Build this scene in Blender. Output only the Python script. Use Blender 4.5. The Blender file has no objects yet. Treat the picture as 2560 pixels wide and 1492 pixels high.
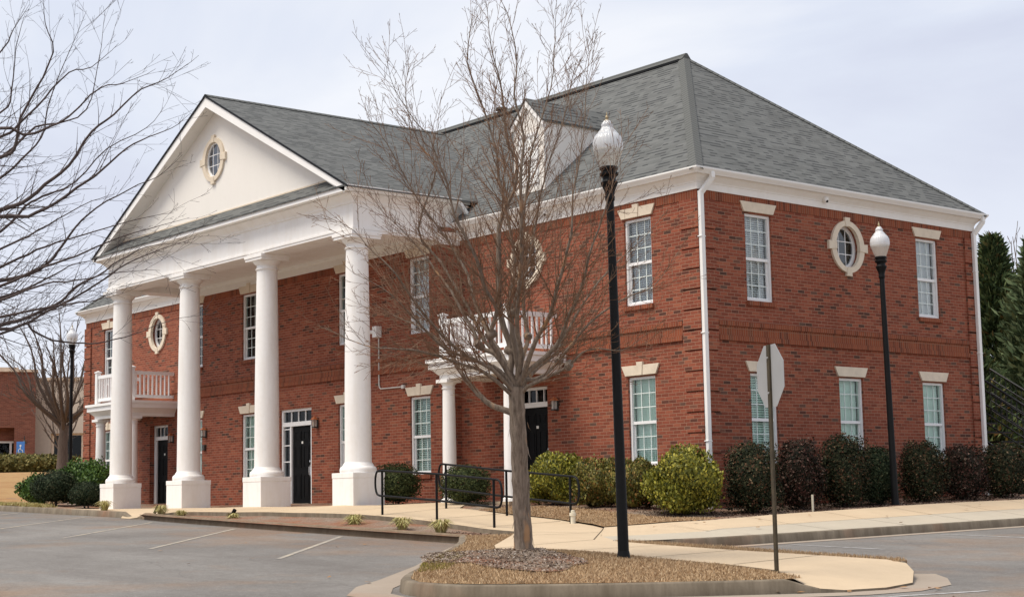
import bpy, bmesh, math, random
import numpy as np
from mathutils import Vector, Matrix
from mathutils.geometry import delaunay_2d_cdt
S = bpy.context.scene
COL = S.collection
R = math.radians
# ------------------------------------------------------------------ camera
CAM = Vector((21.674, -22.7468, 0.0105)); YAW, PITCH, ROLL = 0.8786, 0.1258, -0.0183
fw = Vector((-math.sin(YAW)*math.cos(PITCH), math.cos(YAW)*math.cos(PITCH), math.sin(PITCH)))
rt = Vector((math.cos(YAW), math.sin(YAW), 0)); up = rt.cross(fw)
rt2 = rt*math.cos(ROLL)+up*math.sin(ROLL); up2 = -rt*math.sin(ROLL)+up*math.cos(ROLL)
cd = bpy.data.cameras.new('camera'); cam = bpy.data.objects.new('camera', cd); COL.objects.link(cam)
m = Matrix((rt2, up2, -fw)).transposed().to_4x4(); m.translation = CAM
cam.matrix_world = m
cd.lens = 4021.2/2560*36; cd.sensor_width = 36; cd.clip_start = .5; cd.clip_end = 3000
S.camera = cam
# ------------------------------------------------------------------ light
SUN_EL, SUN_AZ = R(60), R(200)          # azimuth clockwise from +Y
S.view_settings.view_transform = 'Standard'; S.view_settings.look = 'None'
S.view_settings.exposure = 0.52; S.view_settings.gamma = 1.0
w = bpy.data.worlds.new('World'); S.world = w; w.use_nodes = True
nt = w.node_tree; N = nt.nodes; L = nt.links; N.clear()
wo = N.new('ShaderNodeOutputWorld'); bg = N.new('ShaderNodeBackground'); bg.inputs[1].default_value = 0.078
sky = N.new('ShaderNodeTexSky'); sky.sky_type = 'NISHITA'; sky.sun_disc = False
sky.sun_elevation = SUN_EL; sky.sun_rotation = SUN_AZ; sky.dust_density = 3
tc = N.new('ShaderNodeTexCoord')
mp = N.new('ShaderNodeMapping'); mp.inputs['Scale'].default_value = (1.2, 1.2, 3.2); mp.inputs['Location'].default_value = (.3, .8, .1)
n1 = N.new('ShaderNodeTexNoise'); n1.inputs['Scale'].default_value = 2.3; n1.inputs['Detail'].default_value = 6; n1.inputs['Roughness'].default_value = .52; n1.inputs['Distortion'].default_value = .5
cr = N.new('ShaderNodeValToRGB'); e = cr.color_ramp.elements
e[0].position = .34; e[0].color = (.58, .615, .745, 1); e[1].position = .66; e[1].color = (.83, .85, .90, 1)
el = cr.color_ramp.elements.new(.5); el.color = (.675, .72, .83, 1)
vm = N.new('ShaderNodeVectorMath'); vm.operation = 'SCALE'; vm.inputs['Scale'].default_value = 10.3
mx = N.new('ShaderNodeMix'); mx.data_type = 'RGBA'; mx.inputs['Factor'].default_value = .93
L.new(tc.outputs['Generated'], mp.inputs[0]); L.new(mp.outputs[0], n1.inputs[0]); L.new(n1.outputs['Fac'], cr.inputs[0])
sx = N.new('ShaderNodeSeparateXYZ'); hr = N.new('ShaderNodeMapRange'); hr.inputs[1].default_value = .0; hr.inputs[2].default_value = .30; hr.inputs[3].default_value = .75; hr.inputs[4].default_value = 0.
hm = N.new('ShaderNodeMix'); hm.data_type = 'RGBA'; hm.inputs['B'].default_value = (.85, .875, .93, 1)
L.new(tc.outputs['Generated'], sx.inputs[0]); L.new(sx.outputs[2], hr.inputs[0]); L.new(hr.outputs[0], hm.inputs['Factor']); L.new(cr.outputs[0], hm.inputs['A']); L.new(hm.outputs['Result'], vm.inputs[0]); L.new(sky.outputs[0], mx.inputs['A']); L.new(vm.outputs[0], mx.inputs['B'])
L.new(mx.outputs['Result'], bg.inputs[0]); L.new(bg.outputs[0], wo.inputs[0])
sd = bpy.data.lights.new('sun', 'SUN'); sd.energy = 2.6; sd.angle = R(30); sd.color = (1, .915, .79)
so = bpy.data.objects.new('sun', sd); COL.objects.link(so)
sdir = Vector((math.sin(SUN_AZ)*math.cos(SUN_EL), math.cos(SUN_AZ)*math.cos(SUN_EL), math.sin(SUN_EL)))
so.rotation_euler = sdir.to_track_quat('Z', 'Y').to_euler(); so.location = (0, -40, 40)
# ------------------------------------------------------------------ materials
class NT:
    def __init__(s, name, rough=.8, spec=.3, metal=0.):
        s.m = bpy.data.materials.new(name); s.m.use_nodes = True; s.t = s.m.node_tree
        s.b = s.t.nodes['Principled BSDF']; s.b.inputs['Roughness'].default_value = rough
        s.b.inputs['Specular IOR Level'].default_value = spec; s.b.inputs['Metallic'].default_value = metal
    def n(s, typ, **kw):
        o = s.t.nodes.new('ShaderNode'+typ)
        for k, v in kw.items():
            if k in o.inputs.keys(): o.inputs[k].default_value = v
            else: setattr(o, k, v)
        return o
    def l(s, a, b): s.t.links.new(a, b)
    def coord(s, kind='Object', scale=(1, 1, 1), loc=(0, 0, 0), rot=(0, 0, 0)):
        c = s.n('TexCoord'); q = s.n('Mapping'); q.inputs['Scale'].default_value = scale; q.inputs['Location'].default_value = loc; q.inputs['Rotation'].default_value = rot
        s.l(c.outputs[kind], q.inputs[0]); return q.outputs[0]
    def noise(s, scale, detail=4, rough=.6, vec=None, dist=0.):
        o = s.n('TexNoise'); o.inputs['Scale'].default_value = scale; o.inputs['Detail'].default_value = detail; o.inputs['Roughness'].default_value = rough; o.inputs['Distortion'].default_value = dist
        s.l(vec if vec is not None else s.coord(), o.inputs['Vector']); return o.outputs['Fac']
    def ramp(s, fac, stops, interp='LINEAR'):
        o = s.n('ValToRGB'); o.color_ramp.interpolation = interp; els = o.color_ramp.elements
        while len(els) < len(stops): els.new(.5)
        for a, (p, c) in zip(els, stops): a.position = p; a.color = (*c, 1) if len(c) == 3 else c
        s.l(fac, o.inputs[0]); return o.outputs[0]
    def mix(s, fac, a, b, mode='MIX'):
        o = s.n('Mix', data_type='RGBA', blend_type=mode)
        for sock, v in (('Factor', fac), ('A', a), ('B', b)):
            if hasattr(v, 'is_output'): s.l(v, o.inputs[sock])
            else: o.inputs[sock].default_value = v if sock == 'Factor' else (*v, 1)
        return o.outputs['Result']
    def val(s, fac, lo, hi, a=0., b=1.):
        o = s.n('MapRange'); s.l(fac, o.inputs[0])
        for i, v in zip((1, 2, 3, 4), (lo, hi, a, b)): o.inputs[i].default_value = v
        return o.outputs[0]
    def math(s, op, a, b=0.):
        o = s.n('Math', operation=op)
        for i, v in enumerate((a, b)):
            if hasattr(v, 'is_output'): s.l(v, o.inputs[i])
            else: o.inputs[i].default_value = v
        return o.outputs[0]
    def bump(s, h, strength=.3, dist=.02):
        o = s.n('Bump'); o.inputs['Strength'].default_value = strength; o.inputs['Distance'].default_value = dist
        s.l(h, o.inputs['Height']); s.l(o.outputs[0], s.b.inputs['Normal'])
    def col(s, c):
        if hasattr(c, 'is_output'): s.l(c, s.b.inputs['Base Color'])
        else: s.b.inputs['Base Color'].default_value = (*c, 1)
        return s.m
def plain(name, c, rough=.6, spec=.3, metal=0., var=.12, scale=6., bump=0.):
    k = NT(name, rough, spec, metal)
    f = k.noise(scale, 5)
    lo = tuple(x*(1-var) for x in c); hi = tuple(min(1, x*(1+var)) for x in c)
    k.col(k.ramp(f, [(.3, lo), (.7, hi)]))
    if bump: k.bump(k.noise(scale*8, 3), bump, .01)
    return k.m
def brick(name, stops, mortar, bw=.2035, rh=.0677, ms=.0052, offs=.5, zoff=0., bump=.5, var=.2, msm=.25):
    k = NT(name, .88, .2)
    uv = k.coord('UV', loc=(.03, zoff, 0))
    b = k.n('TexBrick', offset=offs, squash=1.0); b.inputs['Scale'].default_value = 1; b.inputs['Mortar Size'].default_value = ms
    b.inputs['Mortar Smooth'].default_value = msm; b.inputs['Brick Width'].default_value = bw; b.inputs['Row Height'].default_value = rh; b.inputs['Bias'].default_value = 0
    b.inputs['Color1'].default_value = (0, 0, 0, 1); b.inputs['Color2'].default_value = (1, 1, 1, 1); b.inputs['Mortar'].default_value = (.5, .5, .5, 1)
    k.l(uv, b.inputs['Vector'])
    c = k.ramp(b.outputs['Color'], stops)
    nz = k.noise(.55, 4); n2 = k.noise(55, 3, .6)
    c = k.mix(k.val(nz, .3, .7, 0, var), c, (.55, .5, .48), 'MULTIPLY')
    c = k.mix(k.val(n2, .3, .75, 0, .35), c, (.5, .45, .42), 'MULTIPLY')
    mcol = k.ramp(k.noise(1.3, 3), [(.3, tuple(x*.8 for x in mortar)), (.7, mortar)])
    c = k.mix(b.outputs['Fac'], c, mcol)
    h = k.math('SUBTRACT', k.math('MULTIPLY', n2, .25), b.outputs['Fac'])
    k.bump(h, bump, .008)
    return k.col(c)
BR = [(0, (.09, .046, .034)), (.05, (.13, .048, .033)), (.10, (.21, .060, .036)), (.5, (.262, .074, .043)), (.8, (.303, .090, .052)), (.94, (.343, .115, .065)), (.98, (.14, .072, .052)), (1, (.13, .076, .056))]
M = {}
M['brick'] = brick('red_brick', BR, (.35, .20, .135), ms=.0055)
M['rowlock'] = brick('rowlock_brick', [(0, (.14, .042, .024)), (.2, (.235, .064, .033)), (.8, (.30, .087, .041)), (1, (.19, .07, .04))], (.31, .175, .115), bw=.0677, rh=.6, ms=.0055, offs=0., zoff=.25)
M['far_brick'] = brick('far_brick', [(0, (.17, .065, .045)), (.5, (.22, .08, .055)), (1, (.27, .105, .07))], (.26, .16, .12))
def shingle(name, k0):
    k = NT(name, .95, .12)
    uv = k.coord('UV')
    def tb(bw, offs, loc):
        b = k.n('TexBrick', offset=offs, offset_frequency=2, squash=1.3, squash_frequency=3); b.inputs['Scale'].default_value = 1; b.inputs['Mortar Size'].default_value = .0
        b.inputs['Brick Width'].default_value = bw; b.inputs['Row Height'].default_value = .132; b.inputs['Bias'].default_value = 0
        b.inputs['Color1'].default_value = (0, 0, 0, 1); b.inputs['Color2'].default_value = (1, 1, 1, 1)
        q = k.n('Mapping'); q.inputs['Location'].default_value = loc; k.l(uv, q.inputs[0]); k.l(q.outputs[0], b.inputs['Vector']); return b.outputs['Color']
    t1, t2 = tb(.30, .37, (0, 0, 0)), tb(.165, .61, (.11, 0, 0))
    sp = k.n('SeparateXYZ'); k.l(uv, sp.inputs[0]); f = k.math('FRACT', k.math('MULTIPLY', sp.outputs[1], 1/.132))
    c = k.ramp(t1, [(.0, tuple(x*.84 for x in k0)), (.5, k0), (1, tuple(x*1.12 for x in k0))])
    tab_shade = k.math('MULTIPLY', k.val(f, .30, .46, 1, 0), k.val(t2, .50, .58, .10, 1))  # shadow line at the lower edge of random tabs, painted as dark dashes
    c = k.mix(k.math('MULTIPLY', tab_shade, .84), c, tuple(x*q for x, q in zip(k0, (.30, .31, .34))))
    st = k.noise(1.1, 5, .6, k.coord('UV', (1.0, .5, 1)))
    c = k.mix(k.val(st, .42, .66, 0, .20), c, (.55, .57, .62), 'MULTIPLY')
    g = k.noise(140, 2); c = k.mix(k.val(g, .3, .7, 0, .22), c, (.6, .6, .6), 'MULTIPLY')
    k.bump(k.math('SUBTRACT', 0, f), .5, .012)
    return k.col(c)
M['shingle'] = shingle('grey_shingles', (.140, .144, .140))
def capmat():
    k = NT('ridge_shingles', .95, .15)
    uv = k.coord('UV'); sp = k.n('SeparateXYZ'); k.l(uv, sp.inputs[0])
    f = k.math('FRACT', k.math('MULTIPLY', sp.outputs[1], 6.5))
    c = k.ramp(f, [(0, (.05, .053, .052)), (.2, (.108, .112, .108)), (.8, (.138, .142, .137)), (1, (.15, .154, .148))])
    c = k.mix(k.val(k.noise(60, 3), .3, .7, 0, .3), c, (.55, .55, .55), 'MULTIPLY')
    k.bump(f, .5, .015); return k.col(c)
M['cap'] = capmat()
M['white'] = plain('white_paint', (.85, .84, .82), .5, .4, var=.03, scale=1.3)
def dirty_white(name, base, dirt, amt=.5):
    k = NT(name, .6, .3)
    s1 = k.noise(1.6, 6, .65, k.coord('Object', (2.2, 2.2, .35)))
    c = k.mix(k.val(s1, .45, .8, 0, amt), base, dirt)
    c = k.mix(k.val(k.noise(9, 4), .45, .75, 0, .12), c, dirt)
    k.bump(k.noise(45, 3), .06, .01)
    return k.col(c)
M['column'] = dirty_white('column_paint', (.86, .845, .825), (.62, .55, .46), .38)
M['stucco'] = dirty_white('pediment_stucco', (.79, .76, .71), (.68, .645, .59), .18)
M['trim'] = dirty_white('trim_paint', (.81, .79, .755), (.62, .56, .48), .25)
M['stone'] = plain('cast_stone', (.68, .59, .47), .8, .2, var=.09, scale=5, bump=.15)
M['vinyl'] = plain('white_vinyl', (.80, .80, .795), .4, .4, var=.02)
M['muntin'] = plain('pale_muntin', (.70, .77, .745), .5, .3, var=.02)
M['gutter'] = plain('gutter_white', (.80, .79, .765), .35, .5, var=.05, scale=1.2)
M['rail'] = plain('black_rail', (.010, .0105, .011), .45, .3)
M['black'] = plain('black_paint', (.007, .0074, .008), .5, .16, var=.2, scale=12)
M['door'] = plain('black_door_paint', (.006, .0062, .0066), .55, .10, var=.15)
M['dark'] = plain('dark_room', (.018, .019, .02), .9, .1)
M['lining'] = plain('pale_lining', (.62, .62, .68), .8, .2)
M['blind'] = plain('blind_slats', (.93, .95, .93), .5, .3, var=.03)
M['bronze'] = plain('dark_bronze', (.035, .028, .022), .45, .5)
M['copper'] = plain('copper_hood', (.42, .13, .05), .4, .5, var=.2)
M['steel'] = plain('galvanised_steel', (.46, .47, .48), .45, .5, .4, var=.1)
M['chrome'] = plain('chrome', (.6, .6, .6), .2, .5, 1., var=.05)
M['signback'] = plain('bare_aluminium', (.36, .365, .37), .55, .4, .25, var=.05, scale=3)
M['post'] = plain('weathered_post', (.06, .046, .026), .6, .4, .2, var=.35, scale=9)
M['plate'] = plain('number_plate', (.75, .75, .7), .5)
M['pvc'] = plain('pale_pvc', (.68, .63, .5), .5)
M['conduit'] = plain('conduit_grey', (.55, .53, .5), .5, .4)
def globe(name, c, clear):
    k = NT(name, .14, .6); k.b.inputs['Base Color'].default_value = (*c, 1); out = k.t.nodes['Material Output']
    wv = k.n('TexWave', wave_type='RINGS', rings_direction='Z'); wv.inputs['Scale'].default_value = 26
    cy = k.n('TexCoord'); sp = k.n('SeparateXYZ'); k.l(cy.outputs['Object'], sp.inputs[0]); at = k.math('ARCTAN2', sp.outputs[1], sp.outputs[0])
    rib = k.math('SINE', k.math('MULTIPLY', at, 28.)); bp = k.n('Bump'); bp.inputs['Strength'].default_value = .35; bp.inputs['Distance'].default_value = .006; k.l(rib, bp.inputs['Height']); k.l(bp.outputs[0], k.b.inputs['Normal'])
    k.t.nodes.remove(wv)
    tr = k.n('BsdfTransparent'); ms = k.n('MixShader'); ms.inputs[0].default_value = clear; k.l(k.b.outputs[0], ms.inputs[1]); k.l(tr.outputs[0], ms.inputs[2]); k.l(ms.outputs[0], out.inputs[0]); return k.m
M['glassw'] = globe('milky_globe', (.80, .82, .84), .30)
M['glassb'] = globe('beige_refractor', (.66, .63, .56), .5)
M['finial'] = plain('brass_finial', (.42, .34, .2), .4, .5, .4)
def glass(name, tint, extra=1.25):
    k = NT(name); t = k.t; out = t.nodes['Material Output']; t.nodes.remove(k.b)
    tr = k.n('BsdfTransparent'); tr.inputs[0].default_value = (*tint, 1); gl = k.n('BsdfGlossy'); gl.inputs['Roughness'].default_value = .015; gl.inputs[0].default_value = (.95, .97, 1, 1)
    fr = k.n('Fresnel'); fr.inputs['IOR'].default_value = 1.55
    f = k.math('MULTIPLY', fr.outputs[0], extra)
    nb = k.n('Bump'); nb.inputs['Strength'].default_value = .02; nb.inputs['Distance'].default_value = .05; k.l(k.noise(1.2, 2), nb.inputs['Height']); k.l(nb.outputs[0], gl.inputs['Normal'])
    mxs = k.n('MixShader'); k.l(f, mxs.inputs[0]); k.l(tr.outputs[0], mxs.inputs[1]); k.l(gl.outputs[0], mxs.inputs[2]); k.l(mxs.outputs[0], out.inputs[0]); return k.m
M['glass'] = glass('window_glass', (.84, 1., .93), .9)
M['glass_up'] = glass('window_glass_upper', (.93, .97, .98), 1.6)
M['glass_dk'] = glass('shop_glass', (.4, .47, .5), .45)
def asphalt():
    k = NT('asphalt', .92, .2)
    a = k.noise(.3, 6, .62); b = k.noise(.55, 6, .68, k.coord('Object', (.35, 1.3, 1), rot=(0, 0, .80))); g = k.noise(22, 5, .8)
    c = k.ramp(a, [(.3, (.17, .159, .148)), (.5, (.222, .210, .196)), (.7, (.265, .252, .235))])
    c = k.mix(k.val(b, .42, .70, 0, .70), c, (.150, .135, .125))
    c = k.mix(k.val(k.noise(.33, 5, .6, k.coord('Object', (1, 1, 1), (3.1, 7.7, 0))), .52, .70, 0, .6), c, (.29, .18, .105))
    # red clay washed out over the lot below the planter kerb
    so_ = k.n('SeparateXYZ'); k.l(k.coord(), so_.inputs[0])
    cm = k.math('MULTIPLY', k.val(so_.outputs[1], -9.2, -6.1), k.math('MULTIPLY', k.val(so_.outputs[0], -9., -5.), k.val(so_.outputs[0], 3.5, 1.5)))
    c = k.mix(k.math('MULTIPLY', cm, k.val(k.noise(.8, 6, .7, k.coord('Object', (.55, 1.2, 1), (2, 5, 0))), .38, .66, 0, .85)), c, (.27, .155, .085))
    v = k.n('TexVoronoi', feature='DISTANCE_TO_EDGE'); v.inputs['Scale'].default_value = .32
    cc = k.n('Mix', data_type='VECTOR'); k.l(k.coord(), cc.inputs['A']); 
    nz = k.n('TexNoise'); nz.inputs['Scale'].default_value = 1.2; nz.inputs['Detail'].default_value = 5; k.l(k.coord(), nz.inputs['Vector']); k.l(nz.outputs['Color'], cc.inputs['B']); cc.inputs['Factor'].default_value = .3
    k.l(cc.outputs['Result'], v.inputs['Vector'])
    c = k.mix(k.val(v.outputs['Distance'], .0, .004, .28, 0), c, (.08, .075, .07))
    c = k.mix(k.val(g, .35, .7, 0, .5), c, (.45, .45, .45), 'MULTIPLY')
    c = k.mix(k.val(k.noise(60, 2, .5), .62, .70, 0, .5), c, (.42, .41, .39))
    c = k.mix(k.val(k.noise(8, 3, .6), .42, .62, 0, .22), c, (.55, .53, .5), 'MULTIPLY')
    k.bump(g, .35, .01); return k.col(c)
M['asphalt'] = asphalt()
def concrete(name, base, dirt, joint=1.5, stain=(.38, .2, .1), sa=.25, streak=0.):
    k = NT(name, .88, .2)
    c = k.ramp(k.noise(.9, 6, .65), [(.3, tuple(x*.88 for x in base)), (.7, base)])
    c = k.mix(k.val(k.noise(4.5, 5, .7), .5, .8, 0, .35), c, dirt)
    c = k.mix(k.val(k.noise(.45, 5, .6, k.coord('Object', loc=(5, 2, 0))), .56, .78, 0, sa), c, stain)
    if streak:
        s = k.noise(1.3, 5, .7, k.coord('Object', (3, 3, .4)))
        c = k.mix(k.val(s, .35, .62, 0, streak), c, dirt)
    g = k.noise(70, 3, .7); c = k.mix(k.val(g, .35, .75, 0, .2), c, (.55, .55, .55), 'MULTIPLY')
    k.bump(g, .2, .008); return k.col(c)
M['walk'] = concrete('cream_concrete', (.585, .46, .315), (.45, .35, .235), sa=.15)
M['apron'] = concrete('grey_concrete', (.49, .435, .345), (.36, .31, .24), sa=.12)
M['curb'] = concrete('curb_concrete', (.26, .215, .16), (.11, .088, .062), stain=(.27, .105, .045), sa=.95, streak=.7)
M['rustcurb'] = concrete('clay_stained_kerb', (.25, .185, .125), (.12, .082, .052), stain=(.29, .11, .045), sa=1., streak=.55)
M['gutterpan'] = concrete('gutter_concrete', (.36, .30, .24), (.28, .22, .17), stain=(.36, .17, .09), sa=.75)
M['joint'] = plain('dark_joint', (.11, .085, .06), .9, .1)
M['paint'] = NT('worn_line_paint', .8, .2).m
def wornpaint(name, c1, thr=.5):
    k = NT(name, .85, .2)
    f = k.noise(5, 6, .75)
    return k.col(k.mix(k.val(f, thr-.12, thr+.12), (.26, .245, .23), c1))
M['paint'] = wornpaint('worn_line_paint', (.47, .405, .30), .52)
M['wpaint'] = wornpaint('worn_white_paint', (.55, .55, .55), .5)
def mulch():
    k = NT('brown_mulch', .95, .1)
    a = k.noise(26, 5, .75); b = k.noise(1.2, 5, .6)
    c = k.ramp(a, [(.28, (.12, .088, .065)), (.5, (.25, .19, .145)), (.72, (.40, .33, .27))])
    c = k.mix(k.val(b, .42, .62, 0, .7), c, (.28, .115, .06)); k.bump(a, .9, .03); return k.col(c)
M['mulch'] = mulch()
def lawn(name, c0, c1, c2, clay=.5):
    k = NT(name, .95, .1)
    a = k.noise(42, 5, .8); b = k.noise(.8, 5, .6)
    c = k.ramp(a, [(.25, c0), (.5, c1), (.75, c2)])
    c = k.mix(k.val(b, .48, .66, 0, clay), c, (.27, .12, .055)); k.bump(a, .9, .03); return k.col(c)
M['lawn'] = lawn('dormant_lawn', (.30, .19, .105), (.39, .26, .145), (.49, .345, .205))
M['farlawn'] = lawn('dormant_bank', (.28, .165, .075), (.40, .255, .12), (.48, .33, .17))
def isl(name, stops, rough=.75, spec=.25, trans=0.):
    k = NT(name, rough, spec)
    g = k.n('NewGeometry'); return k.col(k.ramp(g.outputs['Random Per Island'], stops))
M['lf_dark'] = isl('dark_leaves', [(0, (.008, .016, .008)), (.5, (.02, .034, .016)), (.85, (.045, .06, .03)), (1, (.10, .10, .055))], .7, .12)
M['lf_box'] = isl('boxwood_leaves', [(0, (.014, .022, .008)), (.6, (.042, .056, .018)), (1, (.10, .115, .04))], .7, .14)
M['lf_hedge'] = isl('hedge_leaves', [(0, (.008, .012, .006)), (.5, (.022, .028, .013)), (.8, (.052, .055, .026)), (.9, (.075, .034, .02)), (.97, (.12, .06, .03)), (1, (.28, .2, .12))], .7, .14)
M['lf_burg'] = isl('burgundy_leaves', [(0, (.008, .009, .006)), (.45, (.022, .02, .012)), (.72, (.05, .026, .019)), (.92, (.09, .036, .028)), (1, (.24, .17, .13))], .7, .14)
M['lf_yel'] = isl('yellow_green_leaves', [(0, (.045, .055, .008)), (.4, (.13, .135, .016)), (.75, (.26, .25, .028)), (1, (.42, .37, .06))], .55, .3)
M['lf_olive'] = isl('olive_leaves', [(0, (.04, .045, .01)), (.4, (.10, .10, .02)), (.75, (.2, .18, .035)), (.9, (.27, .2, .05)), (1, (.3, .12, .04))], .55, .3)
M['lf_green'] = isl('bright_green_leaves', [(0, (.02, .045, .008)), (.5, (.055, .115, .018)), (1, (.13, .21, .04))], .55, .3)
M['lf_far'] = isl('far_hedge_leaves', [(0, (.05, .05, .012)), (.5, (.12, .11, .03)), (1, (.22, .18, .06))], .7, .2)
M['lf_con'] = isl('conifer_sprays', [(0, (.02, .036, .014)), (.5, (.062, .095, .036)), (.9, (.13, .165, .065)), (1, (.22, .14, .06))], .8, .2)
M['lf_con2'] = isl('light_conifer_sprays', [(0, (.03, .05, .022)), (.5, (.085, .12, .055)), (1, (.16, .20, .10))], .8, .2)
M['lf_tuft'] = isl('tuft_blades', [(0, (.26, .22, .07)), (.5, (.46, .38, .17)), (.8, (.36, .36, .12)), (1, (.62, .53, .30))], .7, .2)
M['blade'] = isl('dry_grass_blades', [(0, (.29, .185, .10)), (.5, (.42, .29, .17)), (1, (.55, .42, .265))], .85, .15)
M['moss'] = isl('green_moss_blades', [(0, (.12, .12, .025)), (.5, (.24, .2, .05)), (1, (.36, .28, .09))], .85, .15)
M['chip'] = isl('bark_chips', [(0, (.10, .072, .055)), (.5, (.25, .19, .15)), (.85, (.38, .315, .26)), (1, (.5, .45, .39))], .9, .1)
M['chip_shade'] = isl('shaded_bark_chips', [(0, (.03, .02, .016)), (.5, (.11, .07, .052)), (.85, (.2, .135, .10)), (1, (.36, .28, .22))], .9, .1)  # darker copy of the chips: contact shade under planting put into the colour
def bark(name, c0, c1, peel=None):
    k = NT(name, .9, .15)
    a = k.noise(9, 6, .7, k.coord('Object', (3, 3, .5)))
    c = k.ramp(a, [(.3, c0), (.7, c1)])
    if peel: c = k.mix(k.val(k.noise(2.1, 3, .5, k.coord('Object', (1.6, 1.6, .8), (1.3, .4, .2))), .62, .68, 0, .8), c, peel)
    k.bump(a, .7, .02); return k.col(c)
M['bark'] = bark('peeling_bark', (.105, .078, .058), (.33, .265, .21), (.46, .26, .13))
M['twig'] = bark('brown_twigs', (.15, .085, .052), (.27, .17, .112))
M['dktwig'] = bark('dark_twigs', (.06, .046, .043), (.135, .105, .098))
M['fartwig'] = bark('far_twigs', (.085, .064, .053), (.155, .12, .10))
M['stuccob'] = plain('beige_render', (.56, .49, .41), .85, .15, var=.06)
M['cream'] = plain('cream_cap', (.68, .56, .44), .8, .2)
M['blue'] = plain('blue_sign', (.06, .2, .55), .5, .4)
M['tan'] = plain('dead_leaf', (.3, .17, .08), .9, .1)

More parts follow.
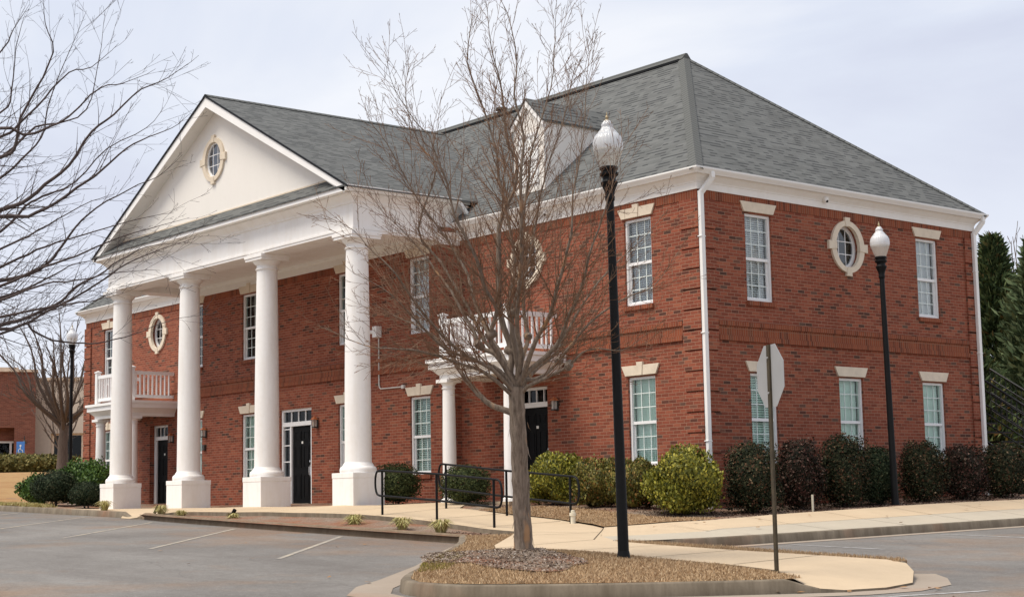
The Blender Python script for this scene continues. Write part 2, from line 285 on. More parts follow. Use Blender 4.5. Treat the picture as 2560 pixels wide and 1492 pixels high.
# ------------------------------------------------------------------ mesh helpers
class MB:
    def __init__(s): s.v = []; s.f = []; s.uv = {}
    def add(s, vs, fs):
        o = len(s.v); s.v += [tuple(p) for p in vs]; s.f += [tuple(i+o for i in f) for f in fs]; return s
    def hexa(s, p):   # 8 points: bottom 4 ccw, top 4 ccw
        return s.add(p, [(3, 2, 1, 0), (4, 5, 6, 7), (0, 1, 5, 4), (1, 2, 6, 5), (2, 3, 7, 6), (3, 0, 4, 7)])
    def box(s, x0, x1, y0, y1, z0, z1):
        return s.hexa([(x0, y0, z0), (x1, y0, z0), (x1, y1, z0), (x0, y1, z0), (x0, y0, z1), (x1, y0, z1), (x1, y1, z1), (x0, y1, z1)])
    def fbox(s, F, a0, a1, d0, d1, z0, z1):
        return s.hexa([F(a0, d0, z0), F(a1, d0, z0), F(a1, d1, z0), F(a0, d1, z0), F(a0, d0, z1), F(a1, d0, z1), F(a1, d1, z1), F(a0, d1, z1)])
    def bar(s, p, q, w, h, upv=(0, 0, 1)):
        p = Vector(p); q = Vector(q); t = (q-p).normalized(); u = Vector(upv)
        sd_ = t.cross(u).normalized(); u = sd_.cross(t)
        c = lambda o: [o-sd_*w/2-u*h/2, o+sd_*w/2-u*h/2, o+sd_*w/2+u*h/2, o-sd_*w/2+u*h/2]
        a, b = c(p), c(q)
        return s.add(a+b, [(3, 2, 1, 0), (4, 5, 6, 7), (0, 1, 5, 4), (1, 2, 6, 5), (2, 3, 7, 6), (3, 0, 4, 7)])
    def tube(s, pts, r, n=8, cap=True):
        pts = [Vector(p) for p in pts]; k = len(pts); rr = r if isinstance(r, (list, tuple)) else [r]*k
        t0 = (pts[1]-pts[0]).normalized(); u = t0.orthogonal().normalized(); vs = []
        for i, p in enumerate(pts):
            t = (pts[min(i+1, k-1)]-pts[max(i-1, 0)])
            t = t.normalized() if t.length > 1e-9 else t0
            u = (u-t*u.dot(t)); u = u.normalized() if u.length > 1e-6 else t.orthogonal().normalized(); v = t.cross(u)
            for j in range(n):
                an = 2*math.pi*j/n; vs.append(p+(u*math.cos(an)+v*math.sin(an))*rr[i])
        fs = [(i*n+j, i*n+(j+1) % n, (i+1)*n+(j+1) % n, (i+1)*n+j) for i in range(k-1) for j in range(n)]
        if cap: fs += [tuple(range(n-1, -1, -1)), tuple((k-1)*n+j for j in range(n))]
        return s.add(vs, fs)
    def lathe(s, c, prof, n=32, cap=True):
        vs = [(c[0]+r*math.cos(2*math.pi*j/n), c[1]+r*math.sin(2*math.pi*j/n), c[2]+z) for r, z in prof for j in range(n)]
        k = len(prof); fs = [(i*n+j, i*n+(j+1) % n, (i+1)*n+(j+1) % n, (i+1)*n+j) for i in range(k-1) for j in range(n)]
        if cap: fs += [tuple(range(n-1, -1, -1)), tuple((k-1)*n+j for j in range(n))]
        return s.add(vs, fs)
    def prism(s, pts, off):
        n = len(pts); off = Vector(off); a = [Vector(p) for p in pts]; b = [p+off for p in a]
        return s.add(a+b, [tuple(range(n-1, -1, -1)), tuple(range(n, 2*n))]+[(i, (i+1) % n, n+(i+1) % n, n+i) for i in range(n)])
    def build(s, name, mat, parent=None, smooth=None, fix=True, bevel=0.):
        me = bpy.data.meshes.new(name); me.from_pydata(s.v, [], s.f); me.update()
        if fix:
            bm = bmesh.new(); bm.from_mesh(me); bmesh.ops.recalc_face_normals(bm, faces=bm.faces)
            if bevel: bmesh.ops.bevel(bm, geom=[e_ for e_ in bm.edges if len(e_.link_faces) == 2 and e_.calc_face_angle(0) > .5], offset=bevel, segments=2, affect='EDGES', profile=.6)
            bm.to_mesh(me); bm.free()
        uvl = me.uv_layers.new(name='UVMap'); nL = len(me.loops)
        co = np.empty(len(me.vertices)*3); me.vertices.foreach_get('co', co); co = co.reshape(-1, 3)
        lv = np.empty(nL, dtype=np.int32); me.loops.foreach_get('vertex_index', lv)
        pn = np.empty(len(me.polygons)*3); me.polygons.foreach_get('normal', pn); pn = pn.reshape(-1, 3)
        lt = np.empty(len(me.polygons), dtype=np.int32); me.polygons.foreach_get('loop_total', lt)
        n = np.repeat(pn, lt, axis=0); p = co[lv]
        horiz = np.abs(n[:, 2]) > .97
        u = np.stack([-n[:, 1], n[:, 0], np.zeros(nL)], 1); ln = np.linalg.norm(u, axis=1); u[ln > 1e-6] /= ln[ln > 1e-6, None]
        u[horiz] = (1, 0, 0); vv = np.cross(n, u); vv[horiz] = (0, 1, 0)
        out = np.stack([(p*u).sum(1), (p*vv).sum(1)], 1)
        uvl.data.foreach_set('uv', out.astype(np.float32).ravel())
        if smooth is not None:
            me.polygons.foreach_set('use_smooth', [True]*len(me.polygons)); me.set_sharp_from_angle(angle=R(smooth))
        me.materials.append(mat)
        o = bpy.data.objects.new(name, me); COL.objects.link(o)
        if parent is not None: o.parent = parent
        return o
def tag(o, label=None, cat=None, group=None, kind=None):
    if label: o['label'] = label
    if cat: o['category'] = cat
    if group: o['group'] = group
    if kind: o['kind'] = kind
    return o
def empty(name, loc=(0, 0, 0), parent=None):
    o = bpy.data.objects.new(name, None); COL.objects.link(o); o.location = loc; o.empty_display_size = .2
    if parent: o.parent = parent
    return o
def frame(o, U, Nn):
    o, U, Nn = Vector(o), Vector(U), Vector(Nn)
    return lambda a, d, z: o+U*a+Nn*d+Vector((0, 0, z))
def zp(x, y, h=0.): return -.56-.03*(x+3)+.0155*(y+6)+h
# ------------------------------------------------------------------ building
LX, SY, XC, YB, BX0, BX1 = -27.69, 9.206, -13.858, -.573, -20.062, -7.654
H, ZE = 6.061, 6.438
ZL, HL, ZU, HU, WW = .684, 1.8, 3.943, 1.783, .789
ZG = -1.0
bld = empty('brick_building'); tag(bld, 'two storey red brick building with white columned portico and grey hipped roof', 'building')
FF = frame((0, 0, 0), (1, 0, 0), (0, -1, 0)); FC = frame((0, YB, 0), (1, 0, 0), (0, -1, 0)); FS = frame((0, 0, 0), (0, 1, 0), (1, 0, 0))
FP = frame((0, -2.88, 0), (1, 0, 0), (0, -1, 0))
OVA, OVZ, OVC = .43, .49, 5.304
DOORS = [(FF, -5.78, -4.63, 'plain'), (FC, -14.66, -13.15, 'side'), (FF, -23.12, -21.97, 'plain')]
DZ = 2.44
def wall_mesh(mb, F, a0, a1, z0, z1, rects, ovals=(), rev=.11, back=.0):
    holes = list(rects)+[(c-ra, c+ra, zc-rz, zc+rz) for c, zc, ra, rz in ovals]
    A = sorted({a0, a1, *[h[0] for h in holes], *[h[1] for h in holes]}); Z = sorted({z0, z1, *[h[2] for h in holes], *[h[3] for h in holes]})
    for i in range(len(A)-1):
        for j in range(len(Z)-1):
            ac, zc = (A[i]+A[i+1])/2, (Z[j]+Z[j+1])/2
            if any(h[0] < ac < h[1] and h[2] < zc < h[3] for h in holes): continue
            mb.add([F(A[i], 0, Z[j]), F(A[i+1], 0, Z[j]), F(A[i+1], 0, Z[j+1]), F(A[i], 0, Z[j+1])], [(0, 1, 2, 3)])
    for r in rects:
        b0, b1, y0, y1 = r[:4]; d = -(r[4] if len(r) > 4 else rev)
        for p, q in (((b0, y0), (b1, y0)), ((b1, y0), (b1, y1)), ((b1, y1), (b0, y1)), ((b0, y1), (b0, y0))):
            mb.add([F(p[0], 0, p[1]), F(q[0], 0, q[1]), F(q[0], d, q[1]), F(p[0], d, p[1])], [(0, 1, 2, 3)])
    n = 48
    for c, zc, ra, rz in ovals:
        el = [(c+ra*math.cos(2*math.pi*k/n), zc+rz*math.sin(2*math.pi*k/n)) for k in range(n)]
        def sq(k):
            t = 2*math.pi*k/n; x, y = math.cos(t), math.sin(t); mm = max(abs(x), abs(y)); return (c+ra*x/mm, zc+rz*y/mm)
        for k in range(n):
            p, q = el[k], el[(k+1) % n]; P, Q = sq(k), sq((k+1) % n)
            mb.add([F(p[0], 0, p[1]), F(q[0], 0, q[1]), F(Q[0], 0, Q[1]), F(P[0], 0, P[1])], [(0, 1, 2, 3)])
            mb.add([F(p[0], 0, p[1]), F(q[0], 0, q[1]), F(q[0], -.2, q[1]), F(p[0], -.2, p[1])], [(0, 1, 2, 3)])
def wr(a, z, h): return (a-WW/2, a+WW/2, z, z+h)
LOWR = [-1.705]; CENT = [-8.485, -11.519, -16.236, -19.23]; SIDE_LO = [1.76, 4.52, 7.41]; SIDE_UP = [1.76, 7.41]
wl = MB()
# right wing, left wing, centre, right side, left side, back
wall_mesh(wl, FF, BX1, 0, ZG, H+.3, [wr(-1.705, ZL, HL), wr(-1.705, ZU, HU), (DOORS[0][1], DOORS[0][2], -.02, 2.5, .2)], [(-5.205, OVC, OVA, OVZ)])
wall_mesh(wl, FF, LX, BX0, ZG, H+.3, [wr(-25.978, ZL, HL), wr(-25.978, ZU, HU), (DOORS[2][1], DOORS[2][2], -.02, 2.5, .2)], [(-22.66, OVC, OVA, OVZ)])
wall_mesh(wl, FC, BX0, BX1, ZG, 6.4, [wr(a, z, h) for a in CENT for z, h in ((ZL, HL), (ZU+.02, HU))]+[(DOORS[1][1], DOORS[1][2], -.02, 2.5, .12)])
wall_mesh(wl, FS, 0, SY, ZG, H+.3, [wr(a, ZL, HL) for a in SIDE_LO]+[wr(a, ZU, HU) for a in SIDE_UP], [(4.575, OVC, OVA, OVZ)])
for p, q in (((LX, 0), (LX, SY)), ((LX, SY), (0, SY)), ((BX1, YB), (BX1, 0)), ((BX0, 0), (BX0, YB))):
    wl.add([(p[0], p[1], ZG), (q[0], q[1], ZG), (q[0], q[1], H+.3), (p[0], p[1], H+.3)], [(0, 1, 2, 3)])
wl.build('brick_wall', M['brick'], bld, fix=False)
# quoins and brick bands
q = MB()
def quoin(F, a0, a1):
    z = ZG+.093
    zs = 5.307-.0677*6*16
    for k in range(-1, 17):
        z0 = zs+.4062*k-.0; q.fbox(F, a0, a1, -.01, .028, max(z0, ZG), min(z0+.339, 5.885))
q2 = .455
zs = 5.307
quoins = []
for k in range(0, 19):
    zb = 5.307-.401*k
    if zb < ZG: break
    zt = zb+.401-.034
    if k == 0: zt = 5.885
    q = MB(); q.hexa([(-q2, -.045, zb), (.045, -.045, zb), (.045, q2, zb), (-q2, q2, zb), (-q2, -.045, zt), (.045, -.045, zt), (.045, q2, zt), (-q2, q2, zt)])
    q.build('brick_quoin', M['brick'], bld)
    q = MB(); q.fbox(FS, SY-.38, SY+.045, -.2, .045, zb, zt); q.build('brick_quoin', M['brick'], bld)
    q = MB(); q.fbox(FF, LX-.045, LX+.42, -.2, .045, zb, zt); q.build('brick_quoin', M['brick'], bld)
b = MB(); b2 = MB()
def bands(F, a0, a1):
    b.fbox(F, a0, a1, -.02, .05, 3.398, 3.487); b.fbox(F, a0, a1, -.02, .05, 3.105, 3.205); b2.fbox(F, a0, a1, -.02, .018, 3.206, 3.397)
bands(FF, BX1+.0, -.47); bands(FC, BX0, BX1); bands(FF, LX+.45, BX0); bands(FS, .47, SY-.40)
for F, a0, a1 in ((FF, BX1, 0.014), (FF, LX, BX0), (FS, 0.0, SY)): b2.fbox(F, a0, a1, -.02, .014, 5.886, 6.10)
b2.fbox(FC, BX0, BX1, -.02, .014, 5.80, 5.99)
b.build('brick_rowlock_band', M['rowlock'], bld); b2.build('brick_soldier_course', M['rowlock'], bld)
# ---- windows
def oval_ring(mb, F, ac, zc, ri, ro, d0, d1, n=56):
    vs = []
    for k in range(n):
        t = 2*math.pi*k/n; c, s = math.cos(t), math.sin(t)
        vs += [F(ac+ri[0]*c, d0, zc+ri[1]*s), F(ac+ro[0]*c, d0, zc+ro[1]*s), F(ac+ro[0]*c, d1, zc+ro[1]*s), F(ac+ri[0]*c, d1, zc+ri[1]*s)]
    mb.add(vs, [(4*k+i, 4*k+(i+1) % 4, 4*((k+1) % n)+(i+1) % 4, 4*((k+1) % n)+i) for k in range(n) for i in range(4)])
def window(F, a, z, h, up=False, key=True, slat=None, W=WW, sill=True, lintel=True, label=None, room=True, mat_glass=None, d0=-.10):
    w0, w1 = a-W/2, a+W/2
    f = MB(); t = .05
    for x0, x1, y0, y1 in ((w0, w0+t, z, z+h), (w1-t, w1, z, z+h), (w0+t, w1-t, z+h-t, z+h), (w0+t, w1-t, z, z+t*1.1)): f.fbox(F, x0, x1, d0-.05, d0+.055, y0, y1)
    zm = z+h*.485
    f.fbox(F, w0+t, w1-t, d0-.045, d0+.03, zm-.028, zm+.032)
    s = .028
    for x0, x1 in ((w0+t, w0+t+s), (w1-t-s, w1-t)): f.fbox(F, x0, x1, d0-.045, d0-.002, z+t, zm-.028)
    f.fbox(F, w0+t+s, w1-t-s, d0-.045, d0-.002, z+t*1.1, z+t*1.1+.03)
    o = f.build('window', M['vinyl'], bld, bevel=0)
    if label: o['label'] = label
    g = MB()
    for y0, y1, dd in ((zm+.032, z+h-t, d0-.004), (z+t*1.1+.03, zm-.028, d0-.03)):
        i0, i1 = (w0+t, w1-t) if dd > d0-.01 else (w0+t+s, w1-t-s)
        for k in (1, 2):
            x = i0+(i1-i0)*k/3; g.fbox(F, x-.0095, x+.0095, dd-.012, dd+.005, y0, y1)
        for k in (1, 2):
            y = y0+(y1-y0)*k/3; g.fbox(F, i0, i1, dd-.0125, dd+.0045, y-.0095, y+.0095)
        p = MB(); p.add([F(i0-.004, dd, y0-.004), F(i1+.004, dd, y0-.004), F(i1+.004, dd, y1+.004), F(i0-.004, dd, y1+.004)], [(0, 1, 2, 3)])
        p.build('pane', mat_glass or (M['glass_up'] if up else M['glass']), o, fix=False)
    g.build('grille', M['muntin'], o)
    if slat:
        bl = MB(); pitch, ang, frac = slat; zz = z+h-.06; zend = z+h-(h*frac)
        while zz > zend+.03:
            an = ang; dy, dz = .024*math.cos(an), .024*math.sin(an)
            bl.add([F(w0+.03, d0-.085+dy, zz-dz), F(w1-.03, d0-.085+dy, zz-dz), F(w1-.03, d0-.085-dy, zz+dz), F(w0+.03, d0-.085-dy, zz+dz)], [(0, 1, 2, 3)])
            zz -= pitch
        for xx in (w0+W*.28, w1-W*.28): bl.fbox(F, xx-.008, xx+.008, d0-.062, d0-.0605, zend, z+h-.05)
        bl.build('blind', M['blind'], o, fix=False)
    if room:
        r = MB(); e_ = .05
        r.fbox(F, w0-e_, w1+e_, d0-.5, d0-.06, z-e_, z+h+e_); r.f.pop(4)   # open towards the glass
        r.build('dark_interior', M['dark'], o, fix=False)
    if lintel:
        l = MB(); zt = z+h+.03
        l.prism([F(a-.44, -.03, zt), F(a+.44, -.03, zt), F(a+.545, -.03, zt+.205), F(a-.545, -.03, zt+.205)], F(0, .038+.03, 0)-F(0, 0, 0)); l.build('lintel', M['stone'], o, bevel=.004)
        if key:
            k_ = MB(); k_.prism([F(a-.062, -.02, zt-.004), F(a+.062, -.02, zt-.004), F(a+.088, -.02, zt+.268), F(a-.088, -.02, zt+.268)], F(0, .058+.02, 0)-F(0, 0, 0)); k_.build('keystone', M['stone'], o, bevel=.004)
    if sill:
        s_ = MB(); s_.fbox(F, w0-.03, w1+.03, -.11, .05, z-.098, z-.006); s_.build('sill', M['rowlock'], o)
    return o
SL = (.042, R(62), 1.0)
window(FF, -1.705, ZL, HL, slat=(.041, R(70), 1)); window(FF, -1.705, ZU, HU, True, slat=(.045, R(58), 1))
window(FF, -25.978, ZL, HL, slat=(.041, R(68), .62)); window(FF, -25.978, ZU, HU, True)
window(FC, CENT[0], ZL, HL, slat=(.047, R(52), 1)); window(FC, CENT[0], ZU+.02, HU, True, slat=(.046, R(60), 1))
window(FC, CENT[1], ZL, HL, slat=(.047, R(54), 1)); window(FC, CENT[1], ZU+.02, HU, False)
window(FC, CENT[2], ZL, HL, slat=(.041, R(66), 1)); window(FC, CENT[2], ZU+.02, HU, False)
window(FC, CENT[3], ZL, HL, slat=(.041, R(66), 1)); window(FC, CENT[3], ZU+.02, HU, False)
window(FS, 1.76, ZL, HL, key=False, slat=(.049, R(56), 1)); window(FS, 4.52, ZL, HL, key=False, slat=(.041, R(70), 1)); window(FS, 7.41, ZL, HL, key=False, slat=(.041, R(70), 1))
window(FS, 1.76, ZU, HU, True, key=False, slat=(.045, R(58), 1)); window(FS, 7.41, ZU, HU, True, key=False, slat=(.041, R(70), 1))
def oval(F, a, z, ra=.43, rz=.49, deep=.12, white=False, room=True):
    s = MB(); oval_ring(s, F, a, z, (ra-.035, rz-.035), (.548, .565), -.03, .05)
    o = s.build('oval_window', M['stone'], bld, smooth=35)
    for t, (r0, r1, hw0, hw1) in zip((90, 270, 0, 180), (((rz-.05), .635, .062, .09), ((rz-.05), .635, .062, .09), ((ra-.05), .645, .07, .095), ((ra-.05), .645, .07, .095))):
        c, s_ = math.cos(R(t)), math.sin(R(t)); P = lambda r, w_: (a+r*c-w_*s_, z+r*s_+w_*c)
        pts = [P(r0, -hw0), P(r1, -hw1), P(r1, hw1), P(r0, hw0)]
        k = MB(); k.prism([F(p[0], -.02, p[1]) for p in pts], F(0, .062+.02, 0)-F(0, 0, 0)); k.build('keystone', M['stone'], o, bevel=.004)
    f = MB(); oval_ring(f, F, a, z, (ra-.085, rz-.085), (ra+.005, rz+.005), -deep-.05, -deep+.012); f.build('window_frame', M['vinyl'], o, smooth=35)
    g = MB(); i0, i1 = ra-.08, rz-.08
    for kx in (-1/3, 1/3):
        zz = i1*math.sqrt(1-kx*kx)*.99; g.fbox(F, a+kx*i0-.009, a+kx*i0+.009, -deep-.022, -deep-.008, z-zz, z+zz)
        xx = i0*math.sqrt(1-kx*kx)*.99; g.fbox(F, a-xx, a+xx, -deep-.0225, -deep-.0075, z+kx*i1-.009, z+kx*i1+.009)
    g.build('grille', M['vinyl'], o)
    p = MB(); n = 40; p.add([F(a+(ra-.06)*math.cos(2*math.pi*i/n), -deep-.015, z+(rz-.06)*math.sin(2*math.pi*i/n)) for i in range(n)], [tuple(range(n))]); p.build('pane', M['glass_up'], o, fix=False)
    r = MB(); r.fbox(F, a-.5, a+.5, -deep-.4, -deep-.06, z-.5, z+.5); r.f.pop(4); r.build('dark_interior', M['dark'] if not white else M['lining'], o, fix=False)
oval(FF, -5.205, OVC); oval(FF, -22.66, OVC); oval(FS, 4.575, OVC)
# ---- doors
def door(F, a0, a1, kind, deep):
    o_ = MB(); d = -deep
    cw = .075
    c = [(a0, a0+cw, 0, 2.5), (a1-cw, a1, 0, 2.5), (a0+cw, a1-cw, 2.44, 2.5)]
    zt = 2.06
    pa0, pa1 = (a0+.43, a1-.155) if kind == 'side' else (a0+.13, a1-.13)
    if kind == 'side': pa0, pa1 = a0+.46, a1-.13
    c += [(a0+cw, a1-cw, zt, zt+.11)]
    for x0, x1, y0, y1 in c: o_.fbox(F, x0, x1, d-.06, d+.05 if y0 == 0 or y0 > 2.3 else d+.062, y0, y1)
    if kind == 'side':
        o_.fbox(F, pa0-.075, pa0, d-.05, d+.045, .0, zt); o_.fbox(F, pa1, a1-cw, d-.05, d+.04, 0, zt)
        o_.fbox(F, a0+cw, pa0-.075, d-.05, d+.03, 0, .30)
        for zz in (.3, .72, 1.14, 1.56, 1.98): o_.fbox(F, a0+cw, pa0-.075, d-.03, d+.02, zz, zz+.028)
    else:
        o_.fbox(F, a0+cw, pa0, d-.05, d+.04, 0, zt); o_.fbox(F, pa1, a1-cw, d-.05, d+.04, 0, zt)
    for k in (1, 2, 3):
        x = a0+cw+(a1-a0-2*cw)*k/4; o_.fbox(F, x-.011, x+.011, d-.03, d+.02, zt+.11, 2.44)
    fr = o_.build('door_frame', M['vinyl'], bld)
    g = MB(); qd = lambda x0, x1, y0, y1: g.add([F(x0, d-.014, y0), F(x1, d-.014, y0), F(x1, d-.014, y1), F(x0, d-.014, y1)], [(0, 1, 2, 3)])
    qd(a0+cw, a1-cw, zt+.11, 2.44)
    if kind == 'side': qd(a0+cw, pa0-.075, .3, zt)
    g.build('pane', M['glass_dk'], fr, fix=False)
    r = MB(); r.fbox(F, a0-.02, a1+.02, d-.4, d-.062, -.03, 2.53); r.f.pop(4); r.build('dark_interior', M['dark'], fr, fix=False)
    dm = MB(); w_ = pa1-pa0; dm.fbox(F, pa0, pa1, d-.045, d-.006, .02, zt)
    st = w_*.12; mw = (w_-3*st)/2
    for i in range(2):
        x0 = pa0+st+i*(mw+st)
        for y0, y1 in ((.2, .82), (.98, 1.56), (1.68, 1.93)):
            for e0, e1, f0, f1 in ((x0, x0+.03, y0, y1), (x0+mw-.03, x0+mw, y0, y1), (x0+.03, x0+mw-.03, y0, y0+.03), (x0+.03, x0+mw-.03, y1-.03, y1)): dm.fbox(F, e0, e1, d-.008, d+.006, f0, f1)
            dm.fbox(F, x0+.06, x0+mw-.06, d-.008, d+.003, y0+.06, y1-.06)
    do = dm.build('door', M['door'], bld, bevel=0)
    pl = MB(); xm = (pa0+pa1)/2; pl.fbox(F, xm-.035, xm+.035, d-.006, d+.003, 1.60, 1.66); pl.build('number_plate', M['plate'], do)
    h = MB(); hx = pa1-.07
    if kind == 'side': hx = pa1-.07
    h.tube([F(hx, d, 1.02), F(hx, d+.045, 1.0), F(hx, d+.05, .9), F(hx, d+.045, .8), F(hx, d, .78)], .011, 8); h.fbox(F, hx-.025, hx+.025, d-.006, d+.008, .76, 1.04)
    h.tube([F(hx, d-.006, 1.14), F(hx, d+.022, 1.14)], .03, 12); h.build('handle', M['chrome'], do, smooth=40)
    ts = MB(); ts.fbox(F, a0, a1, -deep-.06, .03, -.035, .018); ts.build('threshold', M['rowlock'], bld)
for (F, a0, a1, kind), dp in zip(DOORS, (.2, .1, .2)): door(F, a0, a1, kind, dp)
# ---- cornice and gutters: profiles swept round mitred corners
def sweep(mb, path, prof, closed=False):
    """path: list of ((x,y),(nx,ny)) corners with outward mitre offsets; prof: (d,z) closed outline"""
    n = len(prof); vs = [(x+nx*d, y+ny*d, z) for (x, y), (nx, ny) in path for d, z in prof]; k = len(path)
    fs = []
    for i in range(k if closed else k-1):
        j = (i+1) % k
        fs += [(i*n+a, i*n+(a+1) % n, j*n+(a+1) % n, j*n+a) for a in range(n)]
    if not closed: fs += [tuple(range(n)), tuple((k-1)*n+a for a in range(n))]
    mb.add(vs, fs)
RING = [((LX, 0), (-1, -1)), ((0, 0), (1, -1)), ((0, SY), (1, 1)), ((LX, SY), (-1, 1))]
PR_FR = [(-.04, 6.066), (.036, 6.066), (.036, 6.20), (.05, 6.205), (.05, 6.225), (.075, 6.26), (.145, 6.325), (.155, 6.345), (.155, 6.42), (-.04, 6.42)]
PR_GU = [(.158, 6.345), (.225, 6.345), (.245, 6.385), (.275, 6.415), (.285, 6.435), (.285, 6.462), (.268, 6.462), (.262, 6.42), (.158, 6.42)]
c = MB(); sweep(c, RING, PR_FR, True); c.build('cornice', M['trim'], bld, smooth=25)
g = MB(); sweep(g, RING, PR_GU, True); g.build('gutter', M['gutter'], bld, smooth=25)
# lower frieze of the centre block under the portico
c = MB(); sweep(c, [((BX0, 0.0), (-1, 0)), ((BX0, YB), (-1, -1)), ((BX1, YB), (1, -1)), ((BX1, -.01), (1, 0))], [(-.03, 5.955), (.03, 5.955), (.03, 6.13), (.07, 6.16), (.10, 6.235), (-.03, 6.235)]); c.build('frieze', M['trim'], bld)
# ---- main roof
T = (10.56-6.438)/(4.603+.244)
ov = .244; ex0, ex1, ey0, ey1 = LX-ov, ov, -ov, SY+ov; RX0, RX1, RY, RZ = LX+4.668, -4.668, 4.603, 10.56
r = MB()
r.add([(ex0, ey0, ZE), (ex1, ey0, ZE), (ex1, ey1, ZE), (ex0, ey1, ZE), (RX0, RY, RZ), (RX1, RY, RZ)], [(0, 1, 5, 4), (1, 2, 5), (2, 3, 4, 5), (3, 0, 4)])
r.add([(ex0, ey0, ZE-.012), (ex1, ey0, ZE-.012), (ex1, ey1, ZE-.012), (ex0, ey1, ZE-.012)], [(3, 2, 1, 0)])
roof = r.build('roof', M['shingle'], bld)
def capstrip(p, q, n1, n2, w=.145, lift=.022, name='hip_cap', par=None, mat='cap'):
    p, q = Vector(p), Vector(q); t = (q-p).normalized(); mb = MB()
    s1 = t.cross(Vector(n1)).normalized(); s2 = t.cross(Vector(n2)).normalized()
    nn = (Vector(n1)+Vector(n2)).normalized()*lift
    if s1.z > 0: s1 = -s1
    if s2.z > 0: s2 = -s2
    vs = [p+s1*w+Vector(n1).normalized()*lift, p+nn*1.5, p+s2*w+Vector(n2).normalized()*lift, q+s1*w+Vector(n1).normalized()*lift, q+nn*1.5, q+s2*w+Vector(n2).normalized()*lift]
    mb.add(vs, [(0, 1, 4, 3), (1, 2, 5, 4)])
    for a_, b_ in ((0, 3), (2, 5)):
        dn = (Vector(n1) if a_ == 0 else Vector(n2)).normalized()*lift*1.2
        mb.add([vs[a_], vs[b_], vs[b_]-dn, vs[a_]-dn], [(0, 1, 2, 3)])
    o = mb.build(name, M[mat], par or roof, fix=False)
    # v runs along the strip
    me = o.data; uv = me.uv_layers[0]
    for lp in me.loops:
        co = me.vertices[lp.vertex_index].co; d_ = co-p; uv.data[lp.index].uv = ((d_-t*d_.dot(t)).length, d_.dot(t))
    return o
nF, nE, nB = (0, -T, 1), (T, 0, 1), (0, T, 1)
capstrip((ex1, ey0, ZE), (RX1, RY, RZ), nF, nE); capstrip((ex1, ey1, ZE), (RX1, RY, RZ), nB, nE); capstrip((ex0, ey0, ZE), (RX0, RY, RZ), nF, (-T, 0, 1))
rv = MB(); rv.prism([(RX1+.1, RY-.17, RZ-.085), (RX1+.1, RY+.17, RZ-.085), (RX1+.1, RY+.03, RZ+.075), (RX1+.1, RY-.03, RZ+.075)], (RX0-RX1-.2, 0, 0)); rv.build('ridge_vent', M['cap'], roof)
rv = MB(); rv.prism([(RX1, RY-.185, RZ-.13), (RX1, RY-.155, RZ-.13), (RX1, RY-.155, RZ-.075), (RX1, RY-.185, RZ-.075)], (RX0-RX1, 0, 0)); rv.build('ridge_gap', M['black'], roof)
# ---- portico
CX = [-8.032-3.8843*i for i in range(4)]; CY = -2.619
xe, zpe, zap, yf = 6.409, 7.02, 10.367, -3.262
TP = (zap-zpe)/xe
def column(x):
    p = MB(); p.box(x-.4135, x+.4135, CY-.4135, CY+.4135, -.3, .60); p.box(x-.421, x+.421, CY-.421, CY+.421, .60, .714)
    sh = MB(); prof = [(.302, .93), (.300, .96)]
    for i in range(1, 13):
        t = i/12; prof.append((.298-.048*t**1.7, .96+(5.66-.96)*t))
    prof += [(.25, 5.70)]
    sh.lathe((x, CY, 0), prof, 40)
    o = sh.build('white_column', M['column'], bld, smooth=40)
    p.build('plinth', M['column'], o, bevel=.008)
    bs = MB(); bs.lathe((x, CY, 0), [(.40, .714), (.408, .735), (.412, .77), (.405, .815), (.385, .845), (.35, .86), (.342, .885), (.33, .905), (.312, .925), (.303, .945)], 40); bs.build('column_base', M['column'], o, smooth=50)
    cp = MB(); cp.lathe((x, CY, 0), [(.25, 5.69), (.276, 5.695), (.284, 5.71), (.276, 5.725), (.252, 5.735), (.252, 5.80), (.268, 5.815), (.31, 5.85), (.345, 5.895), (.355, 5.91)], 40); cp.box(x-.385, x+.385, CY-.385, CY+.385, 5.912, 5.975); cp.box(x-.405, x+.405, CY-.405, CY+.405, 5.976, 6.05); cp.build('capital', M['column'], o, smooth=45)
for x in CX: column(x)
bx1, bx0, by = CX[0]+.30, CX[3]-.30, CY-.30
en = MB()
PATH = [((bx0, .2), (-1, 0)), ((bx0, by), (-1, -1)), ((bx1, by), (1, -1)), ((bx1, .2), (1, 0))]
PE = [(-.6, 6.052), (.022, 6.052), (.022, 6.105), (.04, 6.11), (.04, 6.15), (.0, 6.152), (.0, 6.69), (.03, 6.70), (.04, 6.74), (.075, 6.785), (.16, 6.86), (.185, 6.875), (.185, 6.90), (-.6, 6.90)]
sweep(en, PATH, PE); en.build('entablature', M['column'], bld)
ce = MB(); ce.box(bx0+.55, bx1-.55, by+.55, YB-.02, 6.21, 6.24); ce.build('portico_ceiling', M['column'], bld)
# eave box behind gutters (front fascia and side soffits)
fa = MB()
fa.box(XC-xe+.02, XC+xe-.02, yf, by-.186, 6.902, 7.018)       # front fascia, deep board
for sx in (-1, 1):
    xo, xi = XC+sx*(xe-.09), (bx1+.186 if sx > 0 else bx0-.186)
    fa.box(min(xo, xi)-.0, max(xo, xi), yf+.003, -.02, 6.903, 6.935)
    fa.box(min(xo, xi-sx*.7), max(xo, xi-sx*.7), yf+.35, .25, 6.936, 7.0)
fa.build('fascia', M['white'], bld)
for sx in (1, -1):
    gu = MB(); x0 = XC+sx*(xe-.09)
    pf = [(0, 6.912), (.065, 6.912), (.085, 6.95), (.11, 6.98), (.12, 7.0), (.12, 7.028), (.10, 7.028), (.095, 6.99), (0, 6.99)]
    sweep(gu, [((x0, yf-.01), (sx, 0)), ((x0, -.08), (sx, 0))], pf); gu.build('gutter', M['gutter'], bld)
